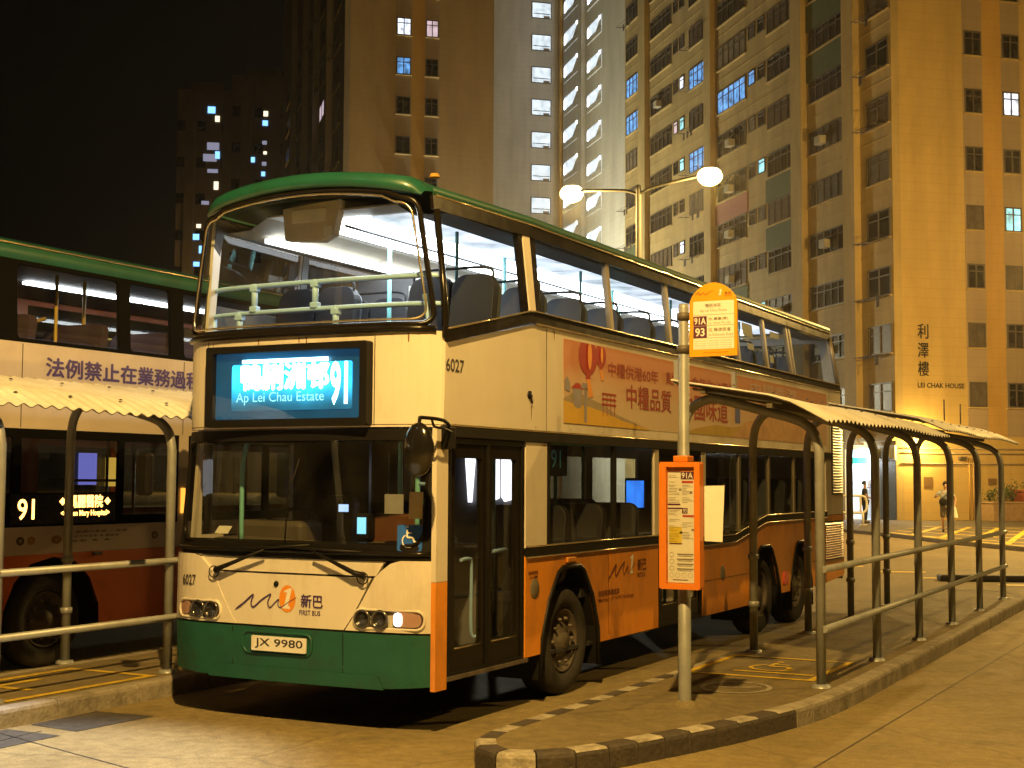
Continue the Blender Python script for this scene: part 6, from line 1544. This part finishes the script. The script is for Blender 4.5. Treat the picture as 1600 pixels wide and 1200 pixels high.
def person(loc, yaw, label, shirt, shorts, hairc, pose):
    t = thing('person', loc, label, 'person')
    M = Matrix.Translation(Vector(loc)) @ Matrix.Rotation(yaw, 4, 'Z')
    def j(x, y, z): return tuple(M @ Vector((x, y, z)))
    J = {}
    def s(k, p, r): J[k] = (j(*p), r)
    s('pelvis', (0, 0, .95), (.15, .11)); s('waist', (0, 0, 1.08), (.135, .10)); s('chest', (0, .0, 1.28), (.165, .115)); s('neckb', (0, .0, 1.45), (.07, .065)); s('neck', (0, -.01, 1.52), .052); s('skull', (0, -.015, 1.60), (.072, .085)); s('crown', (0, -.005, 1.70), (.07, .082))
    B = [('pelvis', 'waist'), ('waist', 'chest'), ('chest', 'neckb'), ('neckb', 'neck'), ('neck', 'skull'), ('skull', 'crown')]
    for sd, nm in ((-1, 'r'), (1, 'l')):
        e, h_, f_ = pose['arm'][nm]
        s('sh' + nm, (sd * .185, 0, 1.40), .062); s('el' + nm, e, .045); s('wr' + nm, h_, .03)
        B += [('chest', 'sh' + nm), ('sh' + nm, 'el' + nm), ('el' + nm, 'wr' + nm)]
        hv = (Vector(h_) - Vector(e)).normalized(); sdv = Vector((0, 0, 1)).cross(hv).normalized()
        pm = Vector(h_) + hv * .07; s('palm' + nm, tuple(pm), (.036, .018)); B.append(('wr' + nm, 'palm' + nm))
        for q in range(4):
            o1 = pm + hv * .035 + sdv * (-.027 + .018 * q); o2 = o1 + hv * (.035 + (.006, .012, .008, 0)[q]) + Vector((0, 0, -.012))
            s('k%s%d' % (nm, q), tuple(o1), .009); s('t%s%d' % (nm, q), tuple(o2), .007); B += [('palm' + nm, 'k%s%d' % (nm, q)), ('k%s%d' % (nm, q), 't%s%d' % (nm, q))]
        th = Vector(h_) + hv * .045 - sdv * .04; th2 = th + hv * .035 - sdv * .012; s('u' + nm, tuple(th), .010); s('v' + nm, tuple(th2), .008); B += [('palm' + nm, 'u' + nm), ('u' + nm, 'v' + nm)]
        k_, a_ = pose['leg'][nm]
        s('hip' + nm, (sd * .095, 0, .90), .092); s('kn' + nm, k_, .058); s('an' + nm, a_, .04); s('toe' + nm, (a_[0], a_[1] - .15, a_[2] - .05), (.042, .03))
        B += [('pelvis', 'hip' + nm), ('hip' + nm, 'kn' + nm), ('kn' + nm, 'an' + nm), ('an' + nm, 'toe' + nm)]
    body = skinned('body', J, B, SKIN, t)
    c = lambda k, dz=0: (J[k][0][0], J[k][0][1], J[k][0][2] + dz)
    def grow(k, r): return (J[k][0], tuple(q + r for q in J[k][1]) if isinstance(J[k][1], tuple) else J[k][1] + r)
    SJ = {k: grow(k, .016) for k in ('waist', 'chest')}
    SJ['low'] = (j(0, 0, .93), (.168, .128)); SJ['neckb'] = grow('neckb', .012)
    SB = [('low', 'waist'), ('waist', 'chest'), ('chest', 'neckb')]
    for nm in 'rl':
        SJ['sh' + nm] = grow('sh' + nm, .018); m_ = Vector(J['sh' + nm][0]).lerp(Vector(J['el' + nm][0]), .75); SJ['sl' + nm] = (tuple(m_), .068); SB += [('chest', 'sh' + nm), ('sh' + nm, 'sl' + nm)]
    SJ = {k: SJ[k] for k in ['waist'] + [k for k in SJ if k != 'waist']}
    skinned('shirt', SJ, SB, shirt, t)
    PJ = {'pelvis': grow('pelvis', .014)}; PB = []
    for nm in 'rl':
        PJ['hip' + nm] = grow('hip' + nm, .022); m_ = Vector(J['hip' + nm][0]).lerp(Vector(J['kn' + nm][0]), 1.0 if pose['short'] else 1.0); PJ['kn' + nm] = (tuple(m_), .085 if pose['short'] else .072); PB += [('pelvis', 'hip' + nm), ('hip' + nm, 'kn' + nm)]
        if not pose['short']: PJ['an' + nm] = (J['an' + nm][0], .058); PB.append(('kn' + nm, 'an' + nm))
    skinned('trousers' if not pose['short'] else 'shorts', PJ, PB, shorts, t)
    mb = MB(); hc = Vector((0, .012, 1.675))
    def hair(a, b):
        th = a * math.pi * .62; ph = b * 6.2832
        r = .108 + .006 * math.sin(9 * ph)
        q = Vector((r * .86 * math.sin(th) * math.cos(ph), r * 1.02 * math.sin(th) * math.sin(ph), r * 1.08 * math.cos(th)))
        if q.y < -.05 and q.z < .055: q.y = -.05 - .02 * (q.z > 0); 
        if q.y <= -.05: q.z = max(q.z, .05)
        return M @ (hc + q)
    mb.grid(hair, 8, 20); mb.build('hair', hairc, t)
    mb = MB()
    for sx in (-.032, .032): mb.grid(lambda a, b: M @ Vector((sx + .013 * math.sin(math.pi * a) * math.cos(6.283 * b), -.096 + .01 * math.sin(math.pi * a) * math.sin(6.283 * b), 1.645 + .008 * math.cos(math.pi * a))), 5, 8); mb.build('eyes', INK, t) if sx > 0 else None
    mb = MB(); mb.add([M @ Vector(p) for p in ((-.012, -.094, 1.645), (.012, -.094, 1.645), (.018, -.10, 1.605), (-.018, -.10, 1.605), (0, -.122, 1.608))], [(0, 1, 4), (1, 2, 4), (2, 3, 4), (3, 0, 4)]); mb.build('nose', SKIN, t)
    mb = MB(); mb.add([M @ Vector(p) for p in ((-.026, -.098, 1.575), (0, -.104, 1.582), (.026, -.098, 1.575), (0, -.103, 1.567))], [(0, 1, 2, 3)]); mb.build('mouth', mat('lips', (.28, .11, .09), .5), t)
    for nm in 'rl':
        a_ = Vector(pose['leg'][nm][1]); mb = MB()
        mb.grid(lambda a, b: M @ Vector((a_.x + .05 * math.sin(math.pi * a) * math.cos(6.283 * b), a_.y - .06 + .15 * -math.cos(math.pi * a), max(a_.z - .095, a_.z - .05 + .055 * math.sin(math.pi * a) * math.sin(6.283 * b)))), 8, 12); mb.build('shoe', mat('dark shoe', (.03, .022, .02), .5), t)
    return t, M
pose1 = {'arm': {'r': ((-.36, -.02, 1.22), (-.30, -.20, 1.26), 0), 'l': ((.34, .03, 1.17), (.30, -.08, .95), 0)}, 'leg': {'r': ((-.10, -.10, .50), (-.09, .10, .12), 0)[:2], 'l': ((.09, -.10, .50), (.08, -.16, .10), 0)[:2]}, 'short': True}
yw = math.atan2(6.57 + 2.6, 8.87 + 41.27)
pp, M1 = person((-2.6, 41.27, .12), yw, 'person in pale grey shirt and dark shorts walking towards us by the gable', mat('grey blue shirt', (.34, .37, .42), .8), mat('dark olive shorts', (.09, .075, .055), .8), mat('black hair', (.015, .012, .01), .5), pose1)
bg_ = thing('shoulder_bag', tuple(M1 @ Vector((-.05, -.16, 1.05))), 'black bag slung across the front of the walking person', 'bag')
mb = MB(); mb.grid(lambda a, b: M1 @ Vector((-.07 + .15 * math.sin(math.pi * a) ** .6 * math.cos(6.283 * b), -.185 + .05 * math.sin(math.pi * a) ** .6 * math.sin(6.283 * b), 1.07 + .13 * math.cos(math.pi * a))), 8, 14); mb.build('bag_body', BLACK, bg_)
MB().tube(smooth_path([M1 @ Vector(p) for p in ((-.2, -.17, 1.12), (-.05, -.16, 1.25), (.1, -.14, 1.38), (.15, -.02, 1.47), (.12, .12, 1.4))], 4), .015, 6).build('bag_strap', BLACK, bg_)
cb = thing('carrier_bag', tuple(M1 @ Vector((.29, -.13, .70))), 'white carrier bag hanging from the walking person\'s hand', 'bag')
mb = MB(); mb.grid(lambda a, b: M1 @ Vector((.29 + (.05 + .07 * a) * math.cos(6.283 * b), -.15 + (.03 + .03 * a) * math.sin(6.283 * b), .90 - .36 * a + .01 * math.sin(12 * b))), 6, 14); mb.build('bag_body', PAPER, cb)
for dx_ in (-.03, .03): MB().tube([M1 @ Vector((.29 + dx_, -.15, .89)), M1 @ Vector((.29, -.145, .93)), M1 @ Vector((.29 - dx_ * .3, -.13, .89))], .008, 5).build('bag_handle', PAPER, cb)
pose2 = {'arm': {'r': ((-.25, .02, 1.15), (-.2, -.2, 1.05), 0), 'l': ((.25, .0, 1.15), (.22, -.2, 1.08), 0)}, 'leg': {'r': ((-.1, -.04, .5), (-.1, 0, .10)), 'l': ((.1, -.02, .5), (.1, .04, .10))}, 'short': False}
person((-7.65, 50.7, .12), yw + 1.9, 'person in dark clothes standing in front of the bright shop', mat('black shirt', (.02, .02, .025), .8), mat('dark trousers', (.02, .02, .03), .8), MATS['black hair'], pose2)
# white LED street lamp to the left of the photographer lights the left kerb and railing
lm = thing('street_lamp', (-2.6, -5.2, 0), 'white floodlight on a post to the left of the photographer, outside the photo', 'street lamp', 'street lamps of the terminus')
MB().lathe([(.10, 0), (.07, 7.9), (0, 7.92)], (-2.6, -5.2, 0), 'z', 14).build('mast', GALV, lm)
MB().tube([(-2.6, -5.2, 7.8), (-2.0, -5.0, 8.1)], .04, 8).build('arm', GALV, lm)
hd = MB().obox(Vector((-1.85, -4.95, 8.12)), Vector((.25, .08, 0)), Vector((-.05, .16, 0)), Vector((0, 0, .06))).build('lantern', GALV, lm, bevel=.01)
MB().obox(Vector((-1.85, -4.95, 8.05)), Vector((.2, .064, 0)), Vector((-.04, .12, 0)), Vector((0, 0, .006))).build('lamp_lens', emit('white led lens', (.95, .97, 1.0), 20), hd)
lamp('unseen_floodlight_light', (-1.85, -4.95, 7.98), P_LED, (.88, .93, 1.0), .12, spot=33, target=(-.75, -2.85, 0), blend=.6)

# ================================================================== HAZE (thin volume added to imitate the lamps' bloom)
mb = MB(); mb.box(-175, 70, -40, 190, -1.0, 80)
hz = mb.build('haze', None); hz['kind'] = 'stuff'
hm = bpy.data.materials.new('thin added haze'); hm.use_nodes = True
t_ = hm.node_tree; t_.nodes.remove(t_.nodes['Principled BSDF'])
pv = t_.nodes.new('ShaderNodeVolumePrincipled'); pv.inputs['Color'].default_value = (.95, .93, .9, 1); pv.inputs['Density'].default_value = HAZE_D; pv.inputs['Anisotropy'].default_value = .86
t_.links.new(pv.outputs[0], t_.nodes['Material Output'].inputs['Volume'])
hz.data.materials.clear(); hz.data.materials.append(hm)
